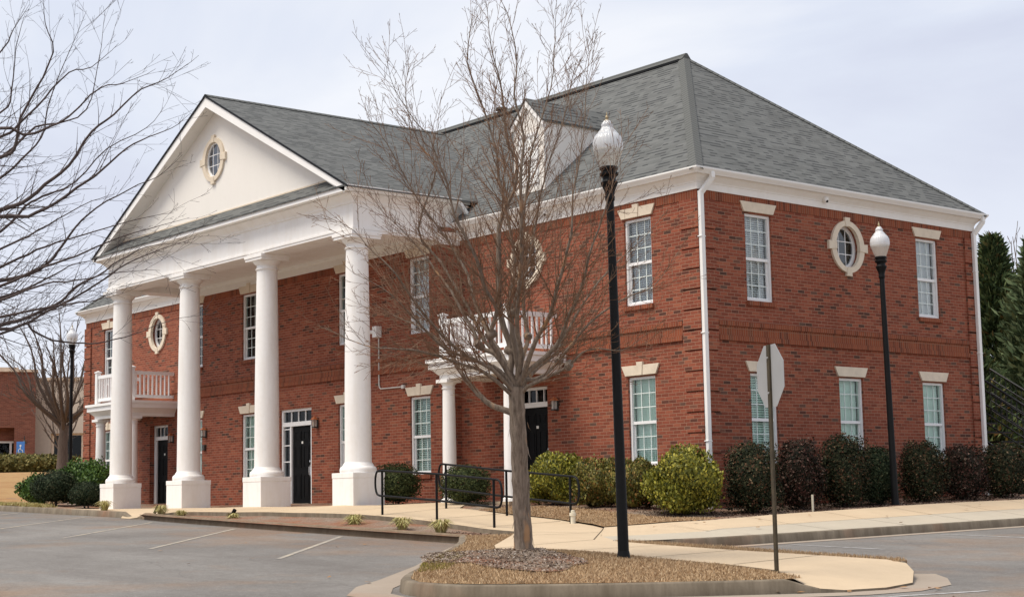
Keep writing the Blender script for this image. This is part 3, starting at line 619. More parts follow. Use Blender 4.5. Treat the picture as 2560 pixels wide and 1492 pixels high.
ds = MB(); ds.bar((XC+xe+.0, -.12, 6.92), (XC+xe+.02, .12, 6.62), .09, .07); ds.build('downspout', M['gutter'], bld)
# pediment wall, skirt roof, rakes
pw = MB(); yw = -2.88
# pediment wall with an oval opening filled by the window
wall_pts = 64
el = []
cz, cx_ = 8.79, XC-.215
for k in range(wall_pts):
    t = 2*math.pi*k/wall_pts; el.append((cx_+.43*math.cos(t), cz+.49*math.sin(t)))
tri = [(XC-xe+.1, 6.95), (XC+xe-.1, 6.95), (XC, zap-.1)]
v2 = [Vector(p) for p in tri]+[Vector(p) for p in el]
ed = [(0, 1), (1, 2), (2, 0)]+[(3+k, 3+(k+1) % wall_pts) for k in range(wall_pts)]
ov_, oe, of, *_ = delaunay_2d_cdt(v2, ed, [], 1, 1e-6)
fs = []
for f in of:
    mcx = sum(ov_[i].x for i in f)/len(f); mcz = sum(ov_[i].y for i in f)/len(f)
    if ((mcx-cx_)/.43)**2+((mcz-cz)/.49)**2 < .97: continue
    fs.append(tuple(f))
pw.add([(p.x, yw, p.y) for p in ov_], fs); pw.build('pediment', M['stucco'], bld, fix=False)
oval(FP, cx_, cz, deep=.03, white=True)
sk = MB(); sk.add([(XC-xe+.03, yf-.03, 7.016), (XC+xe-.03, yf-.03, 7.016), (XC+xe-.62, yw+.01, 7.37), (XC-xe+.62, yw+.01, 7.37)], [(0, 1, 2, 3)])
sk.add([(XC-xe+.03, yf-.03, 7.016), (XC+xe-.03, yf-.03, 7.016), (XC+xe-.03, yf-.03, 6.99), (XC-xe+.03, yf-.03, 6.99)], [(0, 1, 2, 3)]); sk.build('skirt_roof', M['shingle'], bld, fix=False)
cp_ = MB(); cp_.box(XC-xe+.72, XC+xe-.72, yw-.02, yw+.02, 7.355, 7.39); cp_.build('flashing', M['stone'], bld)
pr_ = MB(); rk = MB(); sf = MB(); dr = MB()
yb_e, yb_r = (zpe-ZE)/T-ov, (zap-ZE)/T-ov
for sx in (-1, 1):
    E_ = lambda y, dz=0., dx=0.: (XC+sx*(xe+dx), y, zpe-TP*dx+dz)
    A_ = lambda y, dz=0.: (XC, y, zap+dz)
    th = .035
    pr_.add([E_(yf-.02, 0, .03), E_(yb_e, 0, .03), A_(yb_r), A_(yf-.02), E_(yf-.02, -th, .03), E_(yb_e, -th, .03), A_(yb_r, -th), A_(yf-.02, -th)], [(0, 1, 2, 3), (4, 5, 6, 7), (0, 3, 7, 4), (0, 1, 5, 4)])
    # rake board and soffit
    rk.hexa([E_(yf, -.20, -.12), E_(yf+.03, -.20, -.12), E_(yf+.03, -th-.002, 0), E_(yf, -th-.002, 0), A_(yf, -.30), A_(yf+.03, -.30), A_(yf+.03, -th-.002), A_(yf, -th-.002)])
    sf.hexa([E_(yf+.031, -.245, -.16), E_(yw+.02, -.245, -.16), E_(yw+.02, -.215, -.16), E_(yf+.031, -.215, -.16), A_(yf+.031, -.25), A_(yw+.02, -.25), A_(yw+.02, -.22), A_(yf+.031, -.22)])
    dr.hexa([E_(yf-.028, -th-.012, .03), E_(yf-.004, -th-.012, .03), E_(yf-.004, .006, .03), E_(yf-.028, .006, .03), A_(yf-.028, -th-.012), A_(yf-.004, -th-.012), A_(yf-.004, .006), A_(yf-.028, .006)])
pr_.build('portico_roof', M['shingle'], bld, fix=False); rk.build('rake_board', M['white'], bld); sf.build('rake_soffit', M['trim'], bld); dr.build('drip_edge', M['black'], bld)
capstrip((XC, yf-.02, zap), (XC, yb_r-.1, zap), (TP, 0, 1), (-TP, 0, 1), name='ridge_cap')
# ---- dormer
DX, DY, DW, DE, DA = -5.43, .30, .53, 8.53, 9.06
zr_ = lambda y: ZE+(y+ov)*T
d = MB(); yE, yA = (DE-ZE)/T-ov, (DA-ZE)/T-ov
d.add([(DX-DW, DY, 6.85), (DX+DW, DY, 6.85), (DX+DW, DY, DE), (DX, DY, DA-.03), (DX-DW, DY, DE), (DX+DW, yE, DE), (DX-DW, yE, DE), (DX, yA, DA-.03)], [(0, 1, 2, 3, 4), (1, 5, 2), (0, 4, 6)])
dor = d.build('dormer', M['stucco'], bld, fix=False)
d = MB()
for sx in (-1, 1):
    k = .06; sl = (DA-DE)/DW; x1 = DX+sx*(DW+k); z1 = DE-k*sl
    d.add([(x1, DY-.1, z1), (x1, (z1-ZE)/T-ov, z1), (DX, yA, DA), (DX, DY-.1, DA), (x1, DY-.1, z1-.04), (DX, DY-.1, DA-.04), (x1, (z1-ZE)/T-ov, z1-.04)], [(0, 1, 2, 3), (0, 3, 5, 4), (0, 4, 6, 1)])
d.build('dormer_roof', M['shingle'], dor, fix=False)
d = MB()
for sx in (-1, 1):
    k = .05; sl = (DA-DE)/DW; x1 = DX+sx*(DW+k); z1 = DE-k*sl
    d.hexa([(x1, DY-.075, z1-.17), (x1, DY-.03, z1-.17), (x1, DY-.03, z1-.045), (x1, DY-.075, z1-.045), (DX, DY-.075, DA-.21), (DX, DY-.03, DA-.21), (DX, DY-.03, DA-.045), (DX, DY-.075, DA-.045)])
d.build('dormer_rake_board', M['white'], dor)
FD = frame((0, DY, 0), (1, 0, 0), (0, -1, 0))
def dormer_window():
    f = MB(); a, z, W, h = DX, 7.08, .66, 1.16; w0, w1 = a-W/2, a+W/2; t = .06; zm = z+h*.49
    for x0, x1, y0, y1 in ((w0, w0+t, z, z+h), (w1-t, w1, z, z+h), (w0+t, w1-t, z+h-t, z+h), (w0+t, w1-t, z, z+t), (w0+t, w1-t, zm-.025, zm+.025)): f.fbox(FD, x0, x1, -.02, .035, y0, y1)
    for k in (1, 2): x = w0+W*k/3; f.fbox(FD, x-.009, x+.009, .005, .02, z+t, z+h-t)
    for y in (z+h*.25, z+h*.73): f.fbox(FD, w0+t, w1-t, .0055, .0195, y-.009, y+.009)
    o = f.build('dormer_window', M['vinyl'], dor)
    p = MB(); p.fbox(FD, w0+t, w1-t, .002, .004, z+t, z+h-t); p.build('dormer_blind', M['blind'], dor)
dormer_window()
v = MB(); v.lathe((-11.6, 4.6, RZ-.05), [(.10, 0), (.10, .13), (.17, .14), (.17, .19), (.14, .21)], 16); v.build('roof_vent_pipe', M['cap'], bld, smooth=40)
# ---- downspouts
def downspout(y):
    o = MB(); o.bar((.235, y+.18, 6.40), (.235, y+.18, 6.27), .10, .08, (1, 0, 0)); o.bar((.235, y+.19, 6.29), (.085, y+.01, 5.98), .10, .08, (1, 0, 0)); o.bar((.085, y, 6.02), (.085, y, -.2), .10, .08, (1, 0, 0))
    for zz in (1.1, 3.2, 5.1): o.fbox(FS, y-.07, y+.07, .025, .129, zz, zz+.025)
    ob = o.build('downspout', M['gutter'], bld, bevel=.012); return ob
downspout(.02); downspout(9.13)
# ---- entrance porches with balconies
def porch(cx, tagname):
    y0 = -1.62; x0, x1 = cx-1.46, cx+1.46
    s = MB(); s.box(x0, x1, y0, -.002, 3.075, 3.15); s.box(x0+.045, x1-.045, y0+.045, -.002, 2.94, 3.074)
    o = s.build('porch_roof', M['white'], bld)
    pb = MB(); sweep(pb, [((cx-1.20, -.004), (-1, 0)), ((cx-1.20, -1.42), (-1, -1)), ((cx+1.20, -1.42), (1, -1)), ((cx+1.20, -.004), (1, 0))],
                     [(-.25, 2.71), (0, 2.71), (.0, 2.80), (.03, 2.82), (.13, 2.925), (.15, 2.939), (-.25, 2.939)]); pb.build('porch_beam', M['trim'], o)
    pc = MB(); pc.box(cx-.96, cx+.96, -1.18, -.004, 2.80, 2.82); pc.build('porch_ceiling', M['trim'], o)
    for sx in (-1, 1):
        x, y = cx+sx*1.06, -1.28; k = MB()
        k.lathe((x, y, 0), [(.155, .10), (.153, .14), (.150, 1.2), (.135, 2.45), (.13, 2.56)], 28)
        k.lathe((x, y, 0), [(.13, 2.50), (.155, 2.505), (.155, 2.525), (.135, 2.53), (.14, 2.58), (.185, 2.635)], 28)
        k.box(x-.2, x+.2, y-.2, y+.2, 2.636, 2.708)
        c_ = k.build('porch_column', M['column'], bld, smooth=40)
        k = MB(); k.lathe((x, y, 0), [(.20, .03), (.21, .05), (.205, .085), (.18, .10), (.155, .115)], 28); k.box(x-.235, x+.235, y-.235, y+.235, -.25, .03); k.build('column_base', M['column'], c_, smooth=40)
    # balcony railing
    zb = 3.15; xa, xb, ya = cx-1.13, cx+1.13, -1.36
    rl = MB()
    for z0, z1, ww in ((zb+.10, zb+.19, .05), (zb+.78, zb+.88, .07)):
        rl.box(xa, xb, ya-ww/2, ya+ww/2, z0, z1)
        for xx in (xa, xb): rl.box(xx-ww/2, xx+ww/2, ya+ww/2+.001, -.01, z0+.002, z1-.002)
    ro = rl.build('balcony_railing', M['vinyl'], bld)
    for xx in (xa, xb):
        p = MB(); p.box(xx-.065, xx+.065, ya-.065, ya+.065, zb-.01, zb+.97); p.box(xx-.085, xx+.085, ya-.085, ya+.085, zb+.97, zb+1.0); p.add([(xx-.08, ya-.08, zb+1.0), (xx+.08, ya-.08, zb+1.0), (xx+.08, ya+.08, zb+1.0), (xx-.08, ya+.08, zb+1.0), (xx, ya, zb+1.04)], [(0, 1, 4), (1, 2, 4), (2, 3, 4), (3, 0, 4)])
        p.build('post', M['vinyl'], ro)
    n = 15
    for i in range(1, n):
        x = xa+(xb-xa)*i/n; p = MB(); p.box(x-.019, x+.019, ya-.019, ya+.019, zb+.185, zb+.785); p.build('baluster', M['vinyl'], ro)
    for xx in (xa, xb):
        for i in range(1, 10):
            y = ya+(-.03-ya)*i/10; p = MB(); p.box(xx-.019, xx+.019, y-.019, y+.019, zb+.185, zb+.785); p.build('baluster', M['vinyl'], ro)
    fl = MB(); fl.box(cx-1.3, cx+1.3, -1.56, .2, -.25, .028); fl.build('porch_floor', M['walk'], bld)
porch(-5.40, ''); porch(-22.75, '')
pf = MB(); pf.box(BX0, BX1, -3.05, YB+.1, -.3, -.006); pf.build('portico_floor', M['walk'], bld)
# ---- small fixtures
def lantern(F, a, z):
    o = MB(); o.fbox(F, a-.04, a+.04, 0, .02, z-.17, z+.10); o.tube([F(a, .02, z+.08), F(a, .10, z+.10)], .012, 6); o.fbox(F, a-.055, a+.055, .04, .15, z-.16, z-.13)
    for da in (-.05, .05):
        for dd in (.045, .145): o.tube([F(a+da, dd, z-.13), F(a+da, dd, z+.05)], .006, 5)
    ob = o.build('wall_lantern', M['bronze'], bld)
    h = MB(); h.add([F(a-.08, .015, z+.05), F(a+.08, .015, z+.05), F(a+.08, .175, z+.05), F(a-.08, .175, z+.05), F(a, .095, z+.14)], [(0, 1, 4), (1, 2, 4), (2, 3, 4), (3, 0, 4), (3, 2, 1, 0)]); h.build('lantern_hood', M['copper'], ob)
    g_ = MB(); g_.fbox(F, a-.04, a+.04, .055, .135, z-.13, z+.048); g_.build('lantern_glass', M['glassb'], ob)
lantern(FF, -4.30, 2.10); lantern(FC, -12.86, 2.12); lantern(FF, -21.62, 2.10); lantern(FC, -18.6, 2.12)
kb = MB(); kb.fbox(FC, -18.71, -18.59, 0, .07, 1.60, 1.76); kb.fbox(FC, -18.74, -18.68, 0, .04, .78, .92); kb.build('wall_box', M['bronze'], bld, bevel=.01)
fb = MB(); fb.fbox(FC, -10.19, -10.02, .0, .16, 4.0, 4.27); fb.tube([FC(-10.2, .08, 4.14), FC(-10.42, .1, 4.16)], .05, 10); fb.build('floodlight_box', M['gutter'], bld, bevel=.01)
cu = MB(); cu.tube([FC(-10.1, .03, 4.0), FC(-10.1, .03, 2.86), FC(-10.08, .03, 2.80), FC(-10.03, .03, 2.76), FC(-9.16, .03, 2.75)], .016, 8); cu.fbox(FC, -9.16, -9.06, 0, .06, 2.71, 2.79); cu.build('conduit', M['conduit'], bld, smooth=40)
for p_, nn in (((-4.43, -.10, 6.29), (0, -1)), ((.10, 3.82, 6.29), (1, 0))):
    s = MB(); s.lathe((p_[0], p_[1], p_[2]-.09), [(.012, -.03), (.04, -.02), (.055, .01), (.06, .04), (.06, .09)], 16); s.build('security_camera', M['gutter'], bld, smooth=45)
    s = MB(); s.lathe((p_[0]+nn[0]*.03, p_[1]+nn[1]*.03, p_[2]-.10), [(.005, -.018), (.025, -.012), (.035, .01), (.03, .03)], 12); s.build('camera_lens', M['black'], bld, smooth=45)
# ------------------------------------------------------------------ land surface
PTS = [(-20, -3, 0), (-16, -3, 0), (-12, -3, 0), (-8, -3, 0), (-17, -4.6, -.02), (-13, -4.7, -.10), (-10, -4.7, -.12), (-7.4, -4.75, -.15), (-8.5, -1.3, .02), (-5, -1.3, 0), (-3, -1.3, -.06), (-.5, -1.3, -.15), (.67, -1.3, -.31),
       (1.2, 0, -.27), (1.2, 2.5, -.21), (1.2, 5.2, -.13), (1.2, 8.2, -.07), (-4.4, -4.5, -.2), (-2.5, -4.6, -.31), (-.7, -4.75, -.45), (-4.26, -3, -.10), (-2.27, -3.05, -.26), (-.38, -3.1, -.40), (.95, -3.6, -.47),
       (3.67, -8.27, -.65), (-24, -1.3, .16), (-27, -1.3, .24), (-24, -3.2, .17), (-21.4, -5.0, .15), (-26, -5, .22), (2.1, -2.84, -.40), (2.1, -.39, -.31), (2.1, 2.95, -.22), (2.1, 7.46, -.15), (2.1, 14, -.05), (-30, -5, .33), (-35, -5, .5),
       (-33, 0, .85), (-37, 1, 1.38), (-46, 5, 1.68), (-56, 9, 1.9), (-60, -8, 1.9), (-45, -6, 1.1), (-80, 10, 2.4), (-80, 40, 2.6), (-40, 20, 1.6), (-30, 12, .9), (-14, 12, .6), (-14, 30, 1.4), (1, 20, .3), (1, 40, .9), (-30, 40, 2.), (-80, -30, 2.2), (-28, 4, .5)]
_P = np.array(PTS); _d = np.linalg.norm(_P[:, None, :2]-_P[None, :, :2], axis=2); _n = len(_P)
_A = np.zeros((_n+3, _n+3)); _A[:_n, :_n] = _d; _A[:_n, _n] = 1; _A[_n, :_n] = 1; _A[:_n, _n+1:] = _P[:, :2]; _A[_n+1:, :_n] = _P[:, :2].T
_b = np.zeros(_n+3); _b[:_n] = _P[:, 2]; _w = np.linalg.solve(_A, _b)
def zl(x, y):
    return float(_w[:_n]@np.hypot(_P[:, 0]-x, _P[:, 1]-y)+_w[_n]+_w[_n+1]*x+_w[_n+2]*y)
def fill(poly, zf, step=.5, noise=0., seed=0):
    """triangulated ground patch inside a plan polygon, heights from zf(x, y)"""
    rnd = random.Random(seed); pts = []; n = len(poly)
    for i in range(n):
        a, b = Vector(poly[i][:2]), Vector(poly[(i+1) % n][:2]); k = max(1, int((b-a).length/step))
        pts += [a+(b-a)*j/k for j in range(k)]
    ne = len(pts); ed = [(i, (i+1) % ne) for i in range(ne)]
    xs = [p[0] for p in poly]; ys = [p[1] for p in poly]
    x = min(xs)+step/2
    while x < max(xs):
        y = min(ys)+step/2
        while y < max(ys): pts.append(Vector((x+rnd.uniform(-.2, .2)*step, y+rnd.uniform(-.2, .2)*step))); y += step
        x += step
    vo, eo, fo, *_ = delaunay_2d_cdt(pts, ed, [tuple(range(ne))], 1, 1e-5)
    mb = MB(); mb.add([(p.x, p.y, zf(p.x, p.y)+(rnd.uniform(-noise, noise) if i >= ne else 0)) for i, p in enumerate(vo)], [tuple(f) for f in fo]); mb.border = [(p.x, p.y) for p in pts[:ne]]
    return mb
def skirt(mb, zf, drop):
    b = mb.border; n = len(b)
    mb.add([(x, y, zf(x, y)) for x, y in b]+[(x, y, zf(x, y)-drop) for x, y in b], [(i, (i+1) % n, n+(i+1) % n, n+i) for i in range(n)]); return mb
def inpoly(x, y, poly):
    c = False; n = len(poly)
    for i in range(n):
        (x1, y1), (x2, y2) = poly[i][:2], poly[(i+1) % n][:2]
        if (y1 > y) != (y2 > y) and x < (x2-x1)*(y-y1)/(y2-y1)+x1: c = not c
    return c
def struct(mb, name, mat, **kw): return tag(mb.build(name, mat, None, **kw), kind='structure')
def smooth_line(pts, it=2):
    for _ in range(it):
        o = [pts[0]]
        for a, b in zip(pts, pts[1:]): o += [tuple(a[i]*.75+b[i]*.25 for i in range(len(a))), tuple(a[i]*.25+b[i]*.75 for i in range(len(a)))]
        pts = o+[pts[-1]]
    return pts
# base sheet to the horizon, asphalt sheet
def zfar(x, y): return zp(max(-60, min(80, x)), max(-70, min(60, y)))
g = MB(); rad = [0, 20, 60, 150, 400, 1500]; n = 36
vs = [(0, -10, zfar(0, -10)-.35)]+[(r_*math.cos(2*math.pi*k/n), -10+r_*math.sin(2*math.pi*k/n), zfar(r_*math.cos(2*math.pi*k/n), -10+r_*math.sin(2*math.pi*k/n))-.35) for r_ in rad[1:] for k in range(n)]
g.add(vs, [(0, 1+k, 1+(k+1) % n) for k in range(n)]+[(1+i*n+k, 1+(i+1)*n+k, 1+(i+1)*n+(k+1) % n, 1+i*n+(k+1) % n) for i in range(len(rad)-2) for k in range(n)])
struct(g, 'ground', M['farlawn'])
g = MB(); g.add([(x, y, zp(x, y)) for x, y in ((-60, -70), (60, -70), (60, 60), (-60, 60))], [(0, 1, 2, 3)]); struct(g, 'parking_lot', M['asphalt'], fix=False)
# ---- outlines
PAD_FRONT = [(-60, -4.6), (-40, -4.8), (-30, -5.0), (-21.9, -5.08), (-18, -5.06), (-14.7, -5.05)]
PAD_FRONT2 = [(-13.45, -5.08), (-12, -5.35), (-9.8, -5.55), (-7.6, -5.72), (-5.5, -5.86), (-3.2, -6.0), (-1.2, -6.1), (.15, -6.18)]
ISL_L = [(.15, -6.18), (1.9, -7.55), (4.0, -9.5), (5.7, -11.1), (6.45, -11.85), (7.0, -12.3), (7.5, -12.45), (7.95, -12.4), (8.35, -12.1), (8.9, -11.45), (9.55, -10.45), (9.95, -9.8), (10.15, -9.45)]
WALK = [(.45, -5.15), (1.4, -6.05), (3.2, -7.85), (3.75, -8.27), (4.94, -8.12), (6.41, -8.19), (8.24, -8.38), (9.35, -8.72), (10.1, -9.12), (10.32, -9.13), (10.5, -8.95), (10.62, -8.4), (10.45, -7.7), (9.95, -7.0), (9.55, -6.6), (9.2, -6.52), (7.5, -6.42), (6.2, -6.36), (4.6, -6.15), (3.72, -5.98), (3.6, -5.84), (2.6, -5.19), (2.0, -4.60), (.95, -3.57), (.3, -3.25), (-.38, -3.03), (-2.27, -2.97), (-4.1, -2.85), (-4.75, -2.2), (-4.85, -1.5), (-6.55, -1.5), (-6.75, -2.4), (-7.1, -2.75), (-7.6, -2.95), (-20.2, -2.9), (-20.2, -4.9), (-14.75, -4.95), (-14.3, -5.22), (-13.85, -5.22), (-13.3, -4.95), (-12.8, -4.62), (-7.4, -4.68), (-4.35, -4.72), (-3.2, -4.78), (-1.3, -4.88)]
STRIP = [(3.72, -5.98), (4.6, -6.15), (6.2, -6.36), (7.5, -6.42), (9.2, -6.52), (9.42, -6.62), (9.3, -6.25), (7.5, -6.02), (5.77, -5.84), (4.3, -5.72), (3.7, -5.72)]
def zisl(x, y): return zp(x, y, .135)
def zwalk(x, y):
    # building walk follows the land, then blends to kerb level on the island and drops at the ramp end
    t = max(0., min(1., (x+.8)/2.2)); z = zl(x, y)*(1-t)+zp(x, y, .15)*t+.018
    if x > 9.2:
        k = max(0., min(1., (x-9.35)/1.1)); z = z*(1-k)+(zp(x, y)+.03)*k
    if -15.2 < x < -12.9 and y < -4.3: k = max(0, min(1, (-4.3-y)/.85))*max(0, min(1, 1-(abs(x+14.1)-.5)/.8)); z = z*(1-k)+(zp(x, y)+.012)*k
    return z
w_ = fill(WALK, zwalk, .4); we = MB(); we.border = w_.border; skirt(we, lambda x, y: zwalk(x, y)-.002, .3); struct(w_, 'walkway', M['walk'], fix=False); struct(we, 'walkway_edge', M['curb'], fix=False)
# joints across the walk
jt = MB()
def joint(p, q, zf, w=.018):
    p, q = Vector(p), Vector(q); s = (q-p).normalized(); nn = Vector((-s.y, s.x))*w/2; k = max(1, int((q-p).length/.3))
    for i in range(k):
        a, b = p+(q-p)*i/k, p+(q-p)*(i+1)/k
        jt.add([(c.x, c.y, zf(c.x, c.y)+.004) for c in (a-nn, b-nn, b+nn, a+nn)], [(0, 1, 2, 3)])
for x0, y0, x1, y1 in ((-.75, -3.1, -.95, -4.85), (-2.6, -3.0, -2.75, -4.75), (-4.3, -2.9, -4.35, -4.7), (-6, -3, -6, -4.68), (.95, -3.6, 3.3, -5.98), (.6, -5.2, 1.9, -4.6), (5.1, -6.22, 4.95, -8.1), (6.6, -6.38, 6.75, -8.2), (8.1, -6.45, 8.4, -8.4), (3.3, -6.0, 3.75, -8.25), (-8.5, -3.0, -8.5, -4.66), (-10.5, -3.0, -10.5, -4.66), (-12.4, -3.0, -12.4, -4.6), (1.8, -4.5, 1.5, -6.1)): joint((x0, y0), (x1, y1), zwalk)
# side pavement: three edges (inner, apron line, kerb top)
ST = [(-5.72, 3.35, -5.9, 3.5, -5.82, 3.72), ]
rows = [((.95, -3.58), (2.6, -5.2), (3.62, -5.86)), ((1.55, -3.05), (2.85, -4.5), (3.86, -5.1)), ((2.0, -2.3), (3.02, -3.3), (3.99, -4.0)), ((2.1, -1.0), (3.1, -1.6), (4.04, -2.2)), ((2.1, 1), (3.1, 1), (4.05, 1)), ((2.1, 4), (3.1, 4), (4.05, 4)), ((2.1, 8), (3.1, 8), (4.05, 8)), ((2.1, 13), (3.1, 13), (4.05, 13)), ((2.1, 30), (3.1, 30), (4.05, 30))]
zk = lambda x, y: zp(x, y, .15)
def zin(x, y): return zl(x, y)+.02
def zmid(x, y): return .45*zin(2.1, y)+.55*zk(4.05, y) if y > -3 else zk(x, y)+.03*(y+6)/3
pav = MB(); apr = MB()
for (a, b, c), (a2, b2_, c2) in zip(rows, rows[1:]):
    k = 4
    for i in range(k):
        L_ = lambda p, q_, t: (p[0]+(q_[0]-p[0])*t, p[1]+(q_[1]-p[1])*t)
        A0, A1 = L_(a, a2, i/k), L_(a, a2, (i+1)/k); B0, B1 = L_(b, b2_, i/k), L_(b, b2_, (i+1)/k); C0, C1 = L_(c, c2, i/k), L_(c, c2, (i+1)/k)
        P = lambda p, f: (p[0], p[1], f(*p))
        pav.add([P(A0, zin), P(B0, zmid), P(B1, zmid), P(A1, zin)], [(0, 1, 2, 3)]); pav.add([P(A0, zin), P(A1, zin), (A1[0], A1[1], zin(*A1)-.2), (A0[0], A0[1], zin(*A0)-.2)], [(0, 1, 2, 3)])
        apr.add([P(B0, zmid), P(C0, zk), P(C1, zk), P(B1, zmid)], [(0, 1, 2, 3)])
struct(pav, 'side_pavement', M['walk'], fix=False); struct(apr, 'sloped_apron', M['apron'], fix=False)
for y in (-3.2, -1.2, .8, 2.8, 4.8, 6.8, 8.8):
    for x0, x1, f0, f1 in ((2.1, 3.1, zin, zmid), (3.1, 4.05, zmid, zk)):
        jt.add([(x0, y-.006, f0(x0, y)+.004), (x1, y-.006, f1(x1, y)+.004), (x1, y+.006, f1(x1, y)+.004), (x0, y+.006, f0(x0, y)+.004)], [(0, 1, 2, 3)])
ys = [-3.3+.4*i for i in range(50)]
for y0, y1 in zip(ys, ys[1:]): jt.add([(3.094, y0, zmid(3.1, y0)+.004), (3.106, y0, zmid(3.1, y0)+.004), (3.106, y1, zmid(3.1, y1)+.004), (3.094, y1, zmid(3.1, y1)+.004)], [(0, 1, 2, 3)])
struct(jt, 'pavement_joints', M['joint'], fix=False)
# ---- kerbs
def kerb(name, line, zf, left=1, w=.15, ends=(1, 1), mat='curb'):
    line = [Vector(p) for p in line]; prof = [(0, -.2), (-.012, .0), (-.03, .13), (-.045, .146), (-.06, .15), (-w, .15), (-w, -.2)]
    k = len(line); vs = []
    acc = 0
    for i, p in enumerate(line):
        t = (line[min(i+1, k-1)]-line[max(i-1, 0)]).normalized(); nn = Vector((-t.y, t.x))*left
        hs = 1.0
        if i == 0 and not ends[0]: hs = .08
        if i == k-1 and not ends[1]: hs = .08
        for d, h in prof: vs.append((p.x-nn.x*d, p.y-nn.y*d, zf(p.x, p.y)+(h*hs if h > 0 else h)))
    n = len(prof); fs = [(i*n+a, i*n+a+1, (i+1)*n+a+1, (i+1)*n+a) for i in range(k-1) for a in range(n-1)]
    fs += [tuple(range(n)), tuple((k-1)*n+a for a in range(n))]
    mb = MB(); mb.add(vs, fs); o = struct(mb, name, M[mat], smooth=40)
    kj = MB(); acc = 1.1
    for ii, (a, b) in enumerate(zip(line[:-1], line[1:])):
        s_ = (b-a).length; acc += s_
        if acc < 2.4 or ii < 1 or ii > k-5: continue
        acc = 0; t = (b-a).normalized(); nn = Vector((-t.y, t.x))*left; q_ = []
        for d, h in prof[1:6]: q_ += [(b.x-nn.x*(d-.003)-t.x*.008, b.y-nn.y*(d-.003)-t.y*.008, zf(b.x, b.y)+h+.003), (b.x-nn.x*(d-.003)+t.x*.008, b.y-nn.y*(d-.003)+t.y*.008, zf(b.x, b.y)+h+.003)]
        kj.add(q_, [(2*i, 2*i+1, 2*i+3, 2*i+2) for i in range(4)])
    if kj.v: struct(kj, 'kerb_joint', M['joint'], fix=False)
    return o
def dense(line, step=.6):
    o = []
    for a, b in zip(line, line[1:]):
        a, b = Vector(a), Vector(b); k = max(1, int((b-a).length/step)); o += [tuple(a+(b-a)*i/k) for i in range(k)]
    return o+[line[-1]]
kerb('lot_kerb', dense(PAD_FRONT)+[(-14.2, -5.07)], zp, 1, ends=(1, 0))
kerb('lot_kerb', [(-13.95, -5.05)]+dense(PAD_FRONT2)+[(.4, -6.35)], zp, 1, ends=(0, 1), mat='rustcurb')
kerb('island_kerb', dense([(.35, -6.3)]+smooth_line(ISL_L, 1)[1:], .4)+[(10.38, -9.05)], zp, 1, ends=(1, 0))
kerb('street_kerb', dense(smooth_line([(3.55, -5.78), (3.78, -5.45), (3.95, -4.8), (4.06, -4.0), (4.1, -2.9), (4.1, 0), (4.1, 6), (4.1, 30)], 1), .8), zp, 1, .12)
kerb('street_kerb', dense([(3.62, -5.68), (4.3, -5.66), (5.77, -5.78), (7.5, -5.96), (8.9, -6.15), (9.45, -6.42), (9.75, -6.7)], .5)[::1], zp, -1, .1, ends=(1, 0))
gp = MB()
GL = [((.42, -6.42), (.62, -6.6)), ((2.0, -7.7), (2.02, -8.02)), ((4.0, -9.55), (3.85, -9.75)), ((5.7, -11.15), (5.4, -11.42)), ((6.5, -12.0), (6.05, -12.2)), ((7.05, -12.42), (6.9, -12.9)), ((7.55, -12.55), (7.75, -13.0)), ((8.4, -12.15), (8.75, -12.45)), ((9.6, -10.6), (9.95, -10.8)), ((10.3, -9.35), (10.6, -9.55)), ((10.5, -8.95), (10.86, -9.0)), ((10.6, -8.4), (10.97, -8.25)), ((10.43, -7.7), (10.75, -7.4)), ((9.95, -7.0), (10.2, -6.7)), ((9.5, -6.5), (9.7, -6.25))]
for (a, b), (a2, b2_) in zip(GL, GL[1:]): gp.add([(a[0], a[1], zp(*a)+.006), (b[0], b[1], zp(*b)+.006), (b2_[0], b2_[1], zp(*b2_)+.006), (a2[0], a2[1], zp(*a2)+.006)], [(0, 1, 2, 3)])
sg = [-5.6, -5.0, -4, -2, 0, 4, 8, 14, 30]
for y0, y1 in zip(sg, sg[1:]): gp.add([(4.1, y0, zp(4.1, y0)+.006), (4.38, y0, zp(4.38, y0)+.006), (4.38, y1, zp(4.38, y1)+.006), (4.1, y1, zp(4.1, y1)+.006)], [(0, 1, 2, 3)])
struct(gp, 'gutter_pan', M['gutterpan'], fix=False)
# ---- planted ground
BED = [(-20.6, -5.0), (-20.2, -2.8), (-7.2, -2.7), (-4.4, -2.7), (-.38, -2.9), (.9, -3.5), (2.05, -2.4), (2.15, -1), (2.15, 30), (-.2, 30), (-.2, .3), (-30, .3), (-30, -4.95)]
fill_bed = fill(BED, lambda x, y: zl(x, y)+(-.01 if y > -4.6 else -.02), .35, .02, 1); struct(fill_bed, 'mulch_bed', M['mulch'], fix=False)
LAWN = [(-3.4, -2.93), (-.38, -3.04), (.3, -3.26), (.95, -3.6), (1.55, -3.08), (2.0, -2.35), (2.06, -1.9), (1.1, -2.0), (-.6, -1.95), (-2.2, -1.75), (-3.2, -2.05)]
struct(fill(LAWN, lambda x, y: zl(x, y)+.035, .25, .012, 2), 'front_lawn', M['lawn'], fix=False)
